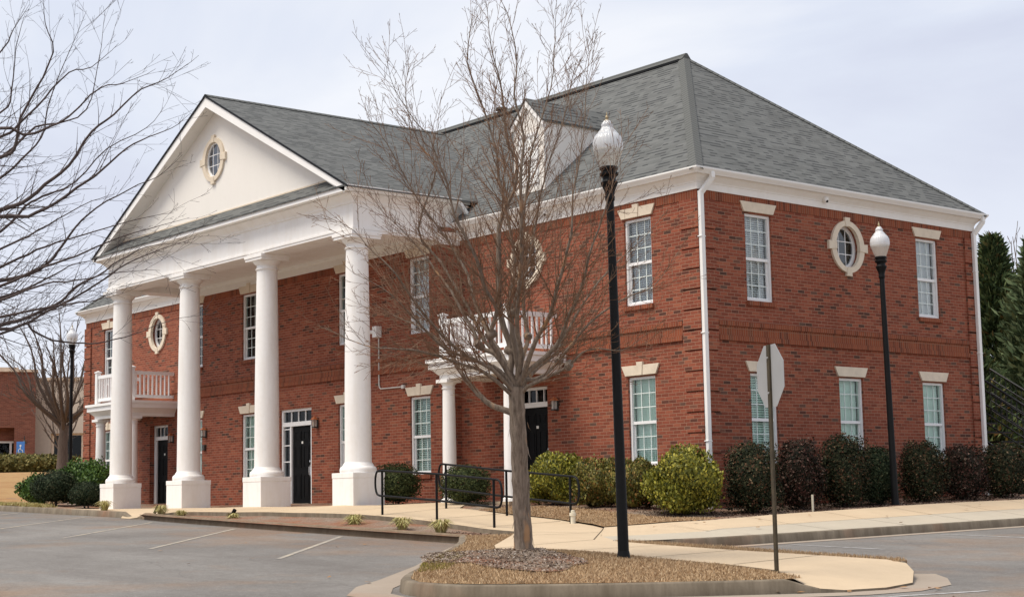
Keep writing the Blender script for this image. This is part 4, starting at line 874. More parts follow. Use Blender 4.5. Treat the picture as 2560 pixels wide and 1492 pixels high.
# planter strip between kerb and raised walk
pl = MB(); kk = 60
def lerp_line(line, t):
    d = [0]
    for a, b in zip(line, line[1:]): d.append(d[-1]+math.hypot(b[0]-a[0], b[1]-a[1]))
    s = t*d[-1]
    for i in range(len(line)-1):
        if s <= d[i+1] or i == len(line)-2:
            f = (s-d[i])/max(1e-6, d[i+1]-d[i]); return (line[i][0]+(line[i+1][0]-line[i][0])*f, line[i][1]+(line[i+1][1]-line[i][1])*f)
INN = [(-13.35, -4.95), (-12.8, -4.60), (-7.4, -4.66), (-4.35, -4.70), (-3.2, -4.76), (-1.3, -4.86), (.5, -5.12), (.75, -5.4)]
OUT = [(-13.4, -5.2), (-12, -5.42), (-9.8, -5.62), (-7.6, -5.79), (-5.5, -5.93), (-3.2, -6.07), (-1.2, -6.17), (.3, -6.24)]
rp = random.Random(5)
for i in range(kk):
    for j in range(4):
        q4 = []
        for (ti, tj) in ((i, j), (i+1, j), (i+1, j+1), (i, j+1)):
            a, b = lerp_line(INN, ti/kk), lerp_line(OUT, ti/kk); f = tj/4; x, y = a[0]+(b[0]-a[0])*f, a[1]+(b[1]-a[1])*f
            za, zb = zwalk(*a)-.085, zp(*b)+.12; z_ = za+(zb-za)*f+(.02*math.sin(x*7+tj*3)*math.cos(x*3.1) if 0 < tj < 4 else 0); q4.append((x, y, z_))
        pl.add(q4, [(0, 1, 2, 3)])
struct(pl, 'planter_bed', M['mulch'], fix=False, smooth=180)
ISLP = [(.6, -6.2), (.78, -5.42), (.55, -5.2), (1.4, -6.05), (3.2, -7.85), (3.75, -8.27), (4.94, -8.12), (6.41, -8.19), (8.24, -8.38), (9.35, -8.72), (10.06, -9.1), (10.0, -9.5), (9.75, -9.95), (8.8, -11.35), (8.2, -12.0), (7.8, -12.27), (7.45, -12.32), (7.05, -12.15), (6.5, -11.7), (5.75, -10.97), (4.05, -9.37), (1.95, -7.42), (.4, -6.2)]
TX, TY = 5.642, -9.347
def zi(x, y):
    r_ = math.hypot(x-TX, y-TY); r2 = math.hypot(x-6.7, y-9.6*-1)
    return zp(x, y, .14)+.10*math.exp(-(r_/1.1)**2)+.05*math.exp(-(math.hypot(x-7, y+10.2)/1.7)**2)
struct(fill(ISLP, zi, .22, .008, 3), 'island_lawn', M['lawn'], fix=False)
def blob(cx, cy, rx, ry, rot, seed, n=40, j=.16):
    rnd = random.Random(seed); ph = [rnd.uniform(0, 6.28) for _ in range(4)]; o = []
    for k in range(n):
        t = 2*math.pi*k/n; r_ = 1+j*(math.sin(2*t+ph[0])*.5+math.sin(3*t+ph[1])*.4+math.sin(5*t+ph[2])*.35+math.sin(9*t+ph[3])*.15)
        x, y = rx*r_*math.cos(t), ry*r_*math.sin(t); o.append((cx+x*math.cos(rot)-y*math.sin(rot), cy+x*math.sin(rot)+y*math.cos(rot)))
    return o
RING_ = blob(5.75, -9.85, 1.75, .98, -.42, 4, 60, .30)
struct(fill(RING_, lambda x, y: zi(x, y)+.02, .2, .01, 4), 'tree_mulch', M['mulch'], fix=False)
struct(skirt(fill(STRIP, zk, .3), zk, .1), 'grass_strip', M['lawn'], fix=False)
BANK = [(-20.2, -4.95), (-20.2, -2.9), (-20.3, .2), (-27.9, .2), (-27.9, 9.3), (-20, 9.5), (0, 9.4), (0, 45), (-80, 45), (-80, -30), (-60, -20), (-60, -4.7), (-40, -4.9), (-30, -5.1)]
struct(fill([(-27.5, -4.9), (-27.5, .25), (-28.2, 2), (-28.2, 9.5), (-10, 10.5), (-1.5, 10.5), (-1.5, 45), (-80, 45), (-80, -4.4), (-60, -4.5), (-40, -4.7), (-30, -4.95)], lambda x, y: zl(x, y)+.0, 2.0), 'grass_bank', M['farlawn'], fix=False)
struct(fill([(-27.6, -4.92), (-27.6, -.5), (-23, -4.2), (-20.4, -4.4), (-20.3, -4.98)], lambda x, y: zl(x, y)+.03, .4, .01), 'verge_lawn', M['lawn'], fix=False)
# ---- painted stall lines
def line(p, q, w=.085, mat='paint'):
    p, q = Vector(p), Vector(q); t = (q-p).normalized(); nn = Vector((-t.y, t.x))*w/2; mb = MB(); k = 8
    for i in range(k):
        a, b = p+(q-p)*i/k, p+(q-p)*(i+1)/k; mb.add([(c.x, c.y, zp(c.x, c.y)+.005) for c in (a-nn, b-nn, b+nn, a+nn)], [(0, 1, 2, 3)])
    o = mb.build('stall_line', M[mat], fix=False); return tag(o, kind='structure')
line((-3.25, -6.25), (1.15, -10.25)); line((-7.45, -6.05), (-2.6, -10.4)); line((-11.66, -5.75), (-6.9, -10.0)); line((-15.86, -5.4), (-11.6, -9.3)); line((-20.1, -5.35), (-16, -9.1)); line((-24.3, -5.3), (-20.2, -9.05))
line((10.55, -9.75), (11.05, -9.35), .08, 'wpaint'); line((11.05, -9.35), (11.45, -7.75), .07, 'wpaint'); line((4.6, -2.9), (6.4, -2.9), .08, 'wpaint'); line((4.6, 1.0), (8.4, 1.0), .08, 'wpaint'); line((4.6, 4.6), (8.4, 4.6), .08, 'wpaint')
# planting island under the foreground tree, left of the picture
ISL2 = [(5.3+1.15*math.cos(t*math.pi/12), -18.56+1.15*math.sin(t*math.pi/12)) for t in range(24)]
struct(fill([(5.3+(x-5.3)*.9, -18.56+(y+18.56)*.9) for x, y in ISL2], lambda x, y: zp(x, y, .13), .3, .01, 8), 'tree_mulch', M['mulch'], fix=False)
kerb('island_kerb', ISL2+ISL2[:1], zp, 1)
# ---- loose cover
def blades(name, polys, zf, n, h, mat, seed, wd=.006, lean=.6, excl=(), keep=0.):
    rnd = random.Random(seed); mb = MB(); xs = [p[0] for q_ in polys for p in q_]; ys_ = [p[1] for q_ in polys for p in q_]; k = 0; tries = 0
    while k < n and tries < n*12:
        tries += 1
        x, y = rnd.uniform(min(xs), max(xs)), rnd.uniform(min(ys_), max(ys_))
        if not any(inpoly(x, y, p) for p in polys) or (any(inpoly(x, y, p) for p in excl) and rnd.random() > keep): continue
        a = rnd.uniform(0, 6.28); hh = h*rnd.uniform(.5, 1.25); z = zf(x, y); le = rnd.uniform(0, lean)*hh; b = rnd.uniform(0, 6.28)
        dx, dy = math.cos(a)*wd, math.sin(a)*wd
        mb.add([(x-dx, y-dy, z), (x+dx, y+dy, z), (x+le*math.cos(b), y+le*math.sin(b), z+hh)], [(0, 1, 2)]); k += 1
    return tag(mb.build(name, M[mat], None, fix=False), kind='stuff')
tag(blades('dry_grass', [ISLP], zi, 30000, .032, 'blade', 11, .007, 1.2, [RING_], .3), 'short dormant tan grass on the kerbed island', 'grass')
tag(blades('dry_grass', [STRIP], zk, 5000, .045, 'blade', 12), 'narrow strip of dormant tan grass along the side street', 'grass')
tag(blades('dry_grass', [LAWN], lambda x, y: zl(x, y)+.035, 9000, .035, 'blade', 13, .008, 1.2), 'small dormant tan lawn before the yellow green shrubs', 'grass')
tag(blades('dry_grass', [[(-27.4, -4.9), (-27.4, -3.9), (-20.4, -4.1), (-20.3, -4.98)]], lambda x, y: zl(x, y)+.03, 3500, .09, 'lf_tuft', 14, .014, 1.0), 'ragged pale grass verge behind the far left kerb', 'grass')
MOSS = [(1.9, -7.5), (4.1, -9.45), (5.75, -11.05), (6.1, -11.0), (5.6, -10.4), (4.6, -9.4), (3.2, -8.35), (2.2, -7.4)]
tag(blades('moss_grass', [[(3.6, -9.05), (5.75, -11.05), (6.5, -11.65), (6.6, -11.3), (5.9, -10.6), (5.0, -9.75), (4.2, -9.15)]], zi, 5000, .03, 'moss', 15, .007, 1.2), 'greenish moss and grass by the left island kerb', 'moss')
def chips(name, polys, zf, n, s, mat, seed, excl=()):
    rnd = random.Random(seed); mb = MB(); xs = [p[0] for q_ in polys for p in q_]; ys_ = [p[1] for q_ in polys for p in q_]; k = 0; tr = 0
    while k < n and tr < n*15:
        tr += 1; x, y = rnd.uniform(min(xs), max(xs)), rnd.uniform(min(ys_), max(ys_))
        if not any(inpoly(x, y, p) for p in polys) or any(inpoly(x, y, p) for p in excl): continue
        u = Vector((rnd.uniform(-1, 1), rnd.uniform(-1, 1), rnd.uniform(-.45, .45))).normalized(); v = u.cross(Vector((rnd.uniform(-.5, .5), rnd.uniform(-.5, .5), 1))).normalized()
        l, w2 = s*rnd.uniform(.5, 1.4), s*rnd.uniform(.2, .5); c = Vector((x, y, zf(x, y)+.008))
        mb.add([c-u*l, c-v*w2, c+u*l, c+v*w2], [(0, 1, 2, 3)]); k += 1
    return tag(mb.build(name, M[mat], None, fix=False), kind='stuff')
tag(chips('mulch_chips', [RING_], lambda x, y: zi(x, y)+.02, 4600, .024, 'chip', 21), 'greyish bark chips around the bare island tree', 'mulch')
tag(chips('mulch_chips', [[(-.1, -2.0), (2.1, -2.2), (2.1, 9), (.1, 9)]], lambda x, y: zl(x, y)-.01, 6500, .035, 'chip_shade', 22), 'bark chips under the side hedge, coloured darker as contact shade', 'mulch')
tag(chips('mulch_chips', [[(-8, -.7), (-8, -2.5), (-3.2, -2.0), (-.5, -1.9), (1, -1.9), (1, 0), (-4, 0)]], lambda x, y: zl(x, y)-.01, 4000, .03, 'chip_shade', 23), 'bark chips under the front shrubs, coloured darker as contact shade', 'mulch')
tag(chips('mulch_chips', [[(-13, -5.1), (-12.8, -4.75), (-1.3, -5.0), (.4, -5.3), (.1, -6.1), (-5, -5.85), (-9.8, -5.55)]], lambda x, y: zp(x, y)+.10, 2600, .03, 'chip_shade', 24), 'bark chips and clay in the planter behind the lot kerb', 'mulch')
# fallen leaves on the paving
rnd = random.Random(31)
lv = MB()
for x, y, zf in [(rnd.uniform(2.2, 4), rnd.uniform(-4, 8), None) for _ in range(14)]+[(rnd.uniform(-3, 9), rnd.uniform(-13, -7), 'a') for _ in range(22)]+[(rnd.uniform(10, 12), rnd.uniform(-9.8, -7.5), 'a') for _ in range(10)]:
    if zf == 'a' and inpoly(x, y, ISLP): continue
    z = (zp(x, y)+.012) if zf == 'a' else (zin(2.1, y)+(zk(4.05, y)-zin(2.1, y))*max(0, (x-2.1)/1.95)+.02)
    a = rnd.uniform(0, 6.28); s = rnd.uniform(.03, .06); lv.add([(x+s*math.cos(a+t), y+s*.7*math.sin(a+t), z+rnd.uniform(0, .02)) for t in (0, 1.5, 3.1, 4.7)], [(0, 1, 2, 3)])
tag(lv.build('fallen_leaves', M['tan'], None, fix=False), 'scattered dry brown leaves on the pavement and asphalt', 'leaves', kind='stuff')
# ------------------------------------------------------------------ shrubs
def jit0(rnd, s): return Vector((rnd.uniform(-s, s), rnd.uniform(-s, s), rnd.uniform(-s, s)))
def shrub(name, label, cat, base, rx, ry, h, n, leaf, mat, seed, form='round', group=None, upright=0., flat=.0, z0=.04, lump=.16, label_ok=True):
    """leaves spread through the outer shell and the inside of a lumpy volume, over short stems"""
    rnd = random.Random(seed); o = empty(name, base); tag(o, label, cat, group)
    ph = [(rnd.uniform(0, 6.28), rnd.uniform(0, 6.28), rnd.uniform(1.5, 4.5), rnd.uniform(2, 5)) for _ in range(6)]
    ex = {'round': 2.0, 'box': 3.6, 'soft': 2.5}[form]
    mb = MB()
    def rad(d):
        th = math.atan2(d.y, d.x); el_ = math.asin(max(-1, min(1, d.z)))
        q = sum(math.sin(c_*th+a)*math.cos(e_*el_+b_) for a, b_, c_, e_ in ph)/6
        return 1+lump*q*2
    cz = h*.5
    for i in range(n):
        d = Vector((rnd.gauss(0, 1), rnd.gauss(0, 1), rnd.gauss(0, 1))).normalized()
        if d.z < -.72 and rnd.random() < .7: continue
        s = (abs(d.x)**ex+abs(d.y)**ex+abs(d.z)**ex)**(-1/ex)*rad(d)
        k = 1-abs(rnd.gauss(0, .085)) if rnd.random() < .8 else rnd.uniform(.45, .9)
        if rnd.random() < .05: k = 1+rnd.uniform(0, .09)
        p = Vector((d.x*rx*s*k, d.y*ry*s*k, cz+d.z*(h*.5)*s*k))
        if p.z < z0: p.z = z0+rnd.uniform(0, .1)
        nn = (d*(.6 if flat == 0 else flat)+Vector((rnd.uniform(-1, 1), rnd.uniform(-1, 1), rnd.uniform(-.6, 1)))).normalized()
        t = (Vector((rnd.uniform(-1, 1), rnd.uniform(-1, 1), rnd.uniform(-.5, 1)+upright*1.6)) + d*.5); t = (t-nn*t.dot(nn)*(1-upright*.4)).normalized(); b_ = nn.cross(t); b_ = b_.normalized() if b_.length > .01 else t.orthogonal()
        l = leaf*rnd.uniform(.6, 1.35); w2 = l*rnd.uniform(.26, .42)
        mb.add([p, p+t*l*.5+b_*w2, p+t*l, p+t*l*.5-b_*w2], [(0, 1, 2, 3)])
    # dense interior: small leafy facets packed on an inner shell
    for i in range(n//3):
        d = Vector((rnd.gauss(0, 1), rnd.gauss(0, 1), rnd.gauss(0, 1))).normalized(); s = (abs(d.x)**ex+abs(d.y)**ex+abs(d.z)**ex)**(-1/ex)*rad(d)*rnd.uniform(.74, .84)
        p = Vector((d.x*rx*s, d.y*ry*s, cz+d.z*h*.5*s)); p.z = max(p.z, z0); nn = (d+jit0(rnd, .35)).normalized(); t = nn.orthogonal().normalized(); t = Matrix.Rotation(rnd.uniform(0, 6.28), 3, nn)@t; b_ = nn.cross(t); l = leaf*1.3
        mb.add([p-t*l, p-b_*l*.6, p+t*l, p+b_*l*.6], [(0, 1, 2, 3)])
    mb.build('foliage', M[mat], o, fix=False)
    st = MB()
    for i in range(7):
        a = rnd.uniform(0, 6.28); r_ = rnd.uniform(.1, .5); st.tube([(.06*math.cos(a), .06*math.sin(a), -.06), (rx*r_*.5*math.cos(a), ry*r_*.5*math.sin(a), h*.35), (rx*r_*1.4*math.cos(a), ry*r_*1.4*math.sin(a), h*.72)], [.016, .012, .005], 5)
    st.build('stem', M['dktwig'], o)
    return o
G1 = 'dark clipped shrubs along the side wall'
HED = [(1.13, 0.06, 0.47, 0.47, 1.3, 'lf_hedge', 'dark green clipped shrub nearest the near corner downspout'),
       (1.15, 1.38, 0.4, 0.39, 1.33, 'lf_burg', 'burgundy tinted clipped shrub just right of the stop sign post'),
       (1.15, 2.72, 0.46, 0.45, 1.4, 'lf_hedge', 'tallest dark side shrub with orange flecks, under the middle lower window'),
       (1.12, 3.8, 0.36, 0.33, 1.13, 'lf_dark', 'short dark shrub right behind the black lamp post by the side wall'),
       (1.15, 5.28, 0.42, 0.42, 1.21, 'lf_hedge', 'bushy side shrub standing apart just right of the wall side lamp post'),
       (1.15, 6.72, 0.44, 0.46, 1.13, 'lf_burg', 'reddish dark side shrub between the far lower window and right downspout'),
       (1.15, 8.15, 0.45, 0.47, 1.15, 'lf_hedge', 'dark clipped shrub at the right picture edge, in front of the stair railing')]
for i, (x, y, rx, ry, h, mt, lb) in enumerate(HED):
    shrub('clipped_shrub', lb, 'shrub', (x, y, zl(x, y)-.02), rx, ry, h, 7500, .040, mt, 100+i, 'box', G1, lump=.15)
GY = 'yellow green shrubs along the front wall'
for i, (x, y, rx, ry, h, mt, n, lb) in enumerate([
    (.50, -1.12, .62, .60, 1.20, 'lf_yel', 5200, 'largest bright yellow green shrub at the building corner'),
    (-.86, -1.08, .50, .46, .92, 'lf_olive', 3600, 'olive shrub partly hidden behind the near tall lamp post'),
    (-1.86, -1.1, .50, .46, .92, 'lf_olive', 3800, 'olive yellow shrub between the near lamp post and the curled rail end'),
    (-3.16, -1.1, .62, .5, 1.0, 'lf_yel', 4600, 'yellow green shrub just right of the bare island tree trunk, below the entrance door')]):
    shrub('leafy_shrub', lb, 'shrub', (x, y, zl(x, y)-.02), rx, ry, h, int(n*1.7), .055, mt, 200+i, 'soft', GY, upright=.9, lump=.26)
shrub('round_boxwood', 'dark green clipped round shrub left of the ramp, beside the right white pedestal', 'shrub', (-7.85, -1.75, .0), .55, .55, .92, 6000, .034, 'lf_box', 301, 'soft', 'clipped round shrubs', lump=.06)
shrub('round_boxwood', 'dark green clipped round shrub behind the handrails between the two porch columns', 'shrub', (-5.05, -1.95, -.04), .52, .52, .84, 6000, .034, 'lf_box', 302, 'soft', 'clipped round shrubs', lump=.06)
shrub('round_boxwood', 'large dark clipped dome shrub at the far left kerb', 'shrub', (-23.15, -3.0, .18), .70, .70, 1.0, 6500, .04, 'lf_dark', 303, 'round', 'clipped round shrubs', lump=.06)
shrub('round_boxwood', 'smaller dark dome shrub tucked against the leftmost white pedestal', 'shrub', (-21.0, -3.0, .10), .46, .48, .70, 4500, .04, 'lf_dark', 304, 'round', 'clipped round shrubs', lump=.06)
shrub('leafy_bush', 'loose bright green bush behind the large dark dome shrub', 'shrub', (-23.5, -1.95, .15), 1.2, .6, 1.22, 7500, .085, 'lf_green', 305, 'soft', lump=.3, upright=.3)
shrub('leafy_bush', 'low green bush left of the large dark dome shrub', 'shrub', (-24.6, -2.9, .2), .5, .5, .82, 2500, .09, 'lf_green', 306, 'soft', lump=.3, upright=.3)
shrub('background_hedge', 'long clipped yellow green hedge below the distant brick shop', 'hedge', (-51.9, 7.0, 1.75), 3.6, 1.0, .86, 6000, .14, 'lf_far', 307, 'box', lump=.05).rotation_euler = (0, 0, YAW)
# grass tufts
GT = 'pale grass tufts behind the lot kerb'
for i, (x, y, lb) in enumerate([(-16.6, -4.55, 'yellow grass tuft in front of the leftmost white pedestal'), (-12.55, -5.05, 'yellow grass tuft just right of the kerb ramp'), (-9.0, -5.2, 'grass tuft beside the second spot light, in front of the brick wall'),
    (-4.15, -5.35, 'pale grass tuft below the first handrail post'), (-2.3, -5.55, 'pale grass tuft below the middle handrail post'), (-.95, -5.7, 'pale grass tuft nearest the tree at the planter end'), (-11.6, -5.05, 'small yellow tuft further right along the planter, before the second pedestal')]):
    rnd = random.Random(400+i); z = zl(x, y) if i == 0 else zp(x, y)+.09; mb = MB()
    sc = .85 if i in (6, 2) else 1.3
    for k in range(150):
        a = rnd.uniform(0, 6.28); r0 = rnd.uniform(0, .07); l = rnd.uniform(.16, .3)*sc; out = rnd.uniform(.05, .24)*sc; wd = .008
        p0 = Vector((r0*math.cos(a), r0*math.sin(a), -.02)); p1 = p0+Vector((out*.4*math.cos(a), out*.4*math.sin(a), l*.75)); p2 = p0+Vector((out*math.cos(a), out*math.sin(a), l*.7-out*.25)); s = Vector((-math.sin(a), math.cos(a), 0))*wd
        mb.add([p0-s, p0+s, p1+s, p1-s, p2], [(0, 1, 2, 3), (3, 2, 4)])
    o = mb.build('grass_tuft', M['lf_tuft'], None, fix=False); o.location = (x, y, z); tag(o, lb, 'grass tuft', GT)
# ------------------------------------------------------------------ lamps, sign, rails
def lamp(name, base, lean, label, sc=1.0, group='black post lamps with white acorn globes'):
    o = empty(name, base); tag(o, label, 'street lamp', group)
    p = MB(); n = 20; prof = [(.11, 0), (.11, .02), (.085, .03), (.080, .10), (.072, .14)] + [(.070-.020*t/10, .14+(4.60-.14)*t/10) for t in range(11)]
    p.lathe((0, 0, 0), prof, 24); po = p.build('post', M['black'], o, smooth=30)
    c = MB(); c.lathe((0, 0, 0), [(.05, 4.58), (.062, 4.60), (.066, 4.64), (.058, 4.66), (.07, 4.72), (.105, 4.80), (.115, 4.83), (.095, 4.845), (.085, 4.87), (.09, 4.90), (.122, 4.925), (.125, 4.95), (.10, 4.965), (.105, 4.99), (.118, 5.0), (.118, 5.03), (.09, 5.04)], 28)
    c.build('lamp_fitter', M['black'], o, smooth=40)
    g = MB(); g.lathe((0, 0, 0), [(.105, 5.03), (.112, 5.04), (.135, 5.10), (.165, 5.18), (.186, 5.235)], 36, cap=False); g.lathe((0, 0, 0), [(.188, 5.235), (.191, 5.25), (.190, 5.265)], 36, cap=False); g.build('refractor', M['glassb'], o, smooth=50, fix=False)
    g = MB(); g.lathe((0, 0, 0), [(.190, 5.265), (.197, 5.30), (.198, 5.34), (.19, 5.39), (.17, 5.435), (.140, 5.47), (.125, 5.48), (.122, 5.495), (.095, 5.525), (.075, 5.55), (.072, 5.565), (.078, 5.58), (.074, 5.60), (.05, 5.63), (.042, 5.645)], 36, cap=False); g.build('globe', M['glassw'], o, smooth=50, fix=False)
    f = MB(); f.lathe((0, 0, 0), [(.042, 5.64), (.03, 5.655), (.014, 5.665), (.022, 5.685), (.022, 5.70), (.008, 5.715), (.01, 5.73), (.003, 5.76)], 14); f.build('finial', M['finial'], o, smooth=50)
    o.scale = (sc, sc, sc); o.rotation_euler = lean
    return o
LV = Vector((fw.x, fw.y, 0)).normalized()
def lean_left(a): q_ = Matrix.Rotation(-a, 3, LV); return q_.to_euler()
lamp('street_lamp', (6.83, -8.70, -.76), lean_left(.012), 'nearest tall black lamp post on the kerbed island', 1.0)
lamp('street_lamp', (1.62, 3.70, -.22), lean_left(.012), 'black lamp post in the shrubs against the side wall', 1.0)
lamp('street_lamp', (-30.45, .75, .70), (0, 0, 0), 'distant black lamp post left of the building', .985)
def stop_sign():
    b = Vector((9.44, -8.80, -.86)); o = empty('stop_sign', b); tag(o, 'grey back of an octagonal stop sign on a weathered post', 'sign')
    az = math.atan2(-.92, -.40)+math.pi/2
    hs = .355; zc = 2.245
    pts = [(hs/math.cos(math.pi/8)*math.cos(math.pi/8+k*math.pi/4), zc+hs/math.cos(math.pi/8)*math.sin(math.pi/8+k*math.pi/4)) for k in range(8)]
    p = MB(); p.prism([(x, -.004, z) for x, z in pts], (0, .004, 0)); pl = p.build('sign_plate', M['signback'], o)
    q_ = MB(); q_.box(-.034, .034, .018, .024, -.1, 2.60); q_.box(-.034, -.028, -.0, .018, -.1, 2.60); q_.box(.028, .034, -.0, .018, -.1, 2.60); q_.build('sign_post', M['post'], o)
    t = MB()
    for zz in (2.05, 2.45): t.tube([(0, .02, zz), (0, .034, zz)], .012, 6)
    t.build('bolt', M['steel'], o)
    # red front face with white lettering
    f = MB(); f.prism([(x*.95, -.0052, zc+(z-zc)*.95) for x, z in pts], (0, .001, 0)); M['red'] = plain('red_sign_face', (.5, .02, .025), .5); f.build('sign_face', M['red'], o)
    cu = bpy.data.curves.new('stop_text', 'FONT'); cu.body = 'STOP'; cu.size = .30; cu.align_x = 'CENTER'; cu.align_y = 'CENTER'; cu.extrude = .0005
    tmp = bpy.data.objects.new('tmp', cu); COL.objects.link(tmp); bpy.context.view_layer.update(); me = bpy.data.meshes.new_from_object(tmp); bpy.data.objects.remove(tmp)
    to = bpy.data.objects.new('lettering', me); COL.objects.link(to); to.parent = o; to.location = (0, -.0065, zc); to.rotation_euler = (math.pi/2, 0, 0); me.materials.clear(); me.materials.append(M['plate'])
    # local +Y is the back side; turn it towards the back normal
    o.rotation_euler = (0, 0, math.atan2(-.92, -.40)-math.pi/2)
    return o
stop_sign()
def handrail(name, label, posts, ztop=.87, zmid=.38):
    base = Vector(posts[0]); o = empty(name, base); tag(o, label, 'handrail', 'black pipe handrails at the ramp')
    P = [Vector(p)-base for p in posts]; r = MB()
    d0 = (P[0]-P[1]).normalized(); d1 = (P[-1]-P[-2]).normalized(); e0, e1 = .14, .14
    up_ = lambda z: Vector((0, 0, z)); hm = (ztop-zmid)/2
    loop = [p+up_(ztop) for p in P]
    def cap(p, d, s):
        a = []
        for t in range(0, 9):
            an = math.pi*t/8; xx = .10+.15*math.sin(an)**.7; a.append(p+d*xx+up_((ztop+zmid)/2+hm*math.cos(an)))
        return a
    path = loop+cap(P[-1], d1, 1)+[p+up_(zmid) for p in reversed(P)]+list(reversed(cap(P[0], d0, 1)))+[loop[0]]
    r.tube(path, .021, 10, cap=False); r.build('rail', M['black'], o, smooth=60, fix=False)
    for p in P:
        k = MB(); k.tube([p+up_(-.12), p+up_(ztop-.01)], .0235, 10); k.build('post', M['black'], o, smooth=60)
handrail('handrail', 'black pipe handrail nearest the parking lot', [(-4.37, -4.38-.16, -.20), (-2.52, -4.60, -.31), (-.70, -4.70, -.45)])
handrail('handrail', 'black pipe handrail on the building side of the ramp', [(-4.26, -3.06, -.08), (-2.27, -3.12, -.26), (-.38, -3.17, -.41)])
def spot(x, y, z, label):
    o = empty('garden_spotlight', (x, y, z)); tag(o, label, 'garden light', 'black garden spot lights'); k = MB(); k.tube([(0, 0, -.05), (.01, 0, .06)], .012, 6); k.build('stake', M['black'], o)
    k = MB(); k.tube([(-.02, .0, .05), (.11, .03, .20)], [.035, .045], 10); k.build('lamp_head', M['black'], o, smooth=40)
spot(-12.95, -5.02, zp(-12.95, -5.02)+.11, 'small black garden spot light nearer the kerb ramp'); spot(-9.35, -5.05, zp(-9.35, -5.05)+.11, 'small black garden spot light further right along the planter')
o = empty('cleanout_pipe', (-.36, -3.2+.06, -.40)); tag(o, 'short pale plastic pipe stub behind the last rail post', 'pipe'); k = MB(); k.lathe((0, 0, 0), [(.05, 0), (.05, .14), (.062, .145), (.062, .2), (.045, .205), (.045, .24), (.03, .25)], 18); k.build('pipe', M['pvc'], o, smooth=40)
o = empty('cleanout_pipe', (1.62, 1.18, -.25)); tag(o, 'thin whitish pipe stub in front of the burgundy side shrub', 'pipe'); k = MB(); k.tube([(0, 0, -.05), (0, 0, .30)], .022, 10); k.build('pipe', M['pvc'], o, smooth=40)
# stair with black railing behind the far corner
st = empty('outdoor_stair', (-1.2, 10.3, 0)); tag(st, 'black metal stair and railing descending behind the far corner', 'stairs')
sl = -.628
zt = lambda x, b_: b_+sl*(x+.57)
k = MB()
for y in (10.3, 11.4):
    k.bar((-1.2, y-10.3, zt(-1.2, 1.36)), (0+3.0-1.2+1.2, y-10.3, zt(3.0, 1.36)), .06, .28)
for i in range(11): x = -1.2+.38*i; k.box(x+1.2-.16, x+1.2+.16, 0.03, 1.07, zt(x, 1.30)-.02, zt(x, 1.30)+.02)
# shift into local coordinates is already relative to x=-1.2
k.v = [(v_[0], v_[1], v_[2]) for v_ in k.v]; k.build('flight', M['black'], st)
r = MB()
for y in (0, 1.1):
    for hb in (2.64, 2.40, 2.06, 1.86, 1.62): r.tube([(0, y, zt(-1.2, hb)), (4.2, y, zt(3.0, hb))], .028 if hb > 2.6 else .02, 6)
    for i in range(30): x = -1.2+.14*i; r.tube([(x+1.2, y, zt(x, 1.6)), (x+1.2, y, zt(x, 2.63))], .008, 4)
r.build('railing', M['rail'], st)
# ------------------------------------------------------------------ trees
def jit(rnd, s): return Vector((rnd.uniform(-s, s), rnd.uniform(-s, s), rnd.uniform(-s, s)))
def smooth3(pts):
    pts = [Vector(p) for p in pts]; out = [pts[0]]
    for i in range(len(pts)-1):
        p0, p1, p2, p3 = pts[max(i-1, 0)], pts[i], pts[i+1], pts[min(i+2, len(pts)-1)]
        for t in (.33, .67, 1.):
            out.append(.5*((2*p1)+(p2-p0)*t+(2*p0-5*p1+4*p2-p3)*t*t+(3*p1-p0-3*p2+p3)*t**3))
    return out
def twig(mb, rnd, p, d, L_, r0, lvl, upb, spread, sp, rmin, nseg=4, maxl=3):
    pts = [p]; seg = L_/nseg; dd = d.normalized(); bend = jit(rnd, .10)
    for i in range(nseg):
        dd = (dd+bend+jit(rnd, .045)+Vector((0, 0, upb*.15))).normalized(); pts.append(pts[-1]+dd*seg)
    mb.tube(pts, [max(rmin, r0*(1-.85*i/nseg)) for i in range(nseg+1)], 4 if lvl < 2 else 3, cap=False)
    if lvl >= maxl: return
    n = max(1, int(L_/sp)); ph = rnd.uniform(0, 6.28)
    for i in range(n):
        f = (i+rnd.uniform(.4, 1.))/(n+.3); j = min(nseg-1, int(f*nseg)); q_ = pts[j].lerp(pts[j+1], min(1, f*nseg-j)); t = (pts[j+1]-pts[j]).normalized()
        s = t.orthogonal().normalized(); s = Matrix.Rotation(ph+i*2.4+rnd.uniform(-.5, .5), 3, t)@s
        a = rnd.uniform(spread*.7, spread*1.35); nd = t*math.cos(a)+s*math.sin(a)
        twig(mb, rnd, q_, nd, L_*rnd.uniform(.18, .5)*(1.15-.6*f), max(rmin, r0*(1-.7*f)*.55), lvl+1, upb, spread*1.1, sp*.8, rmin, 3, maxl)
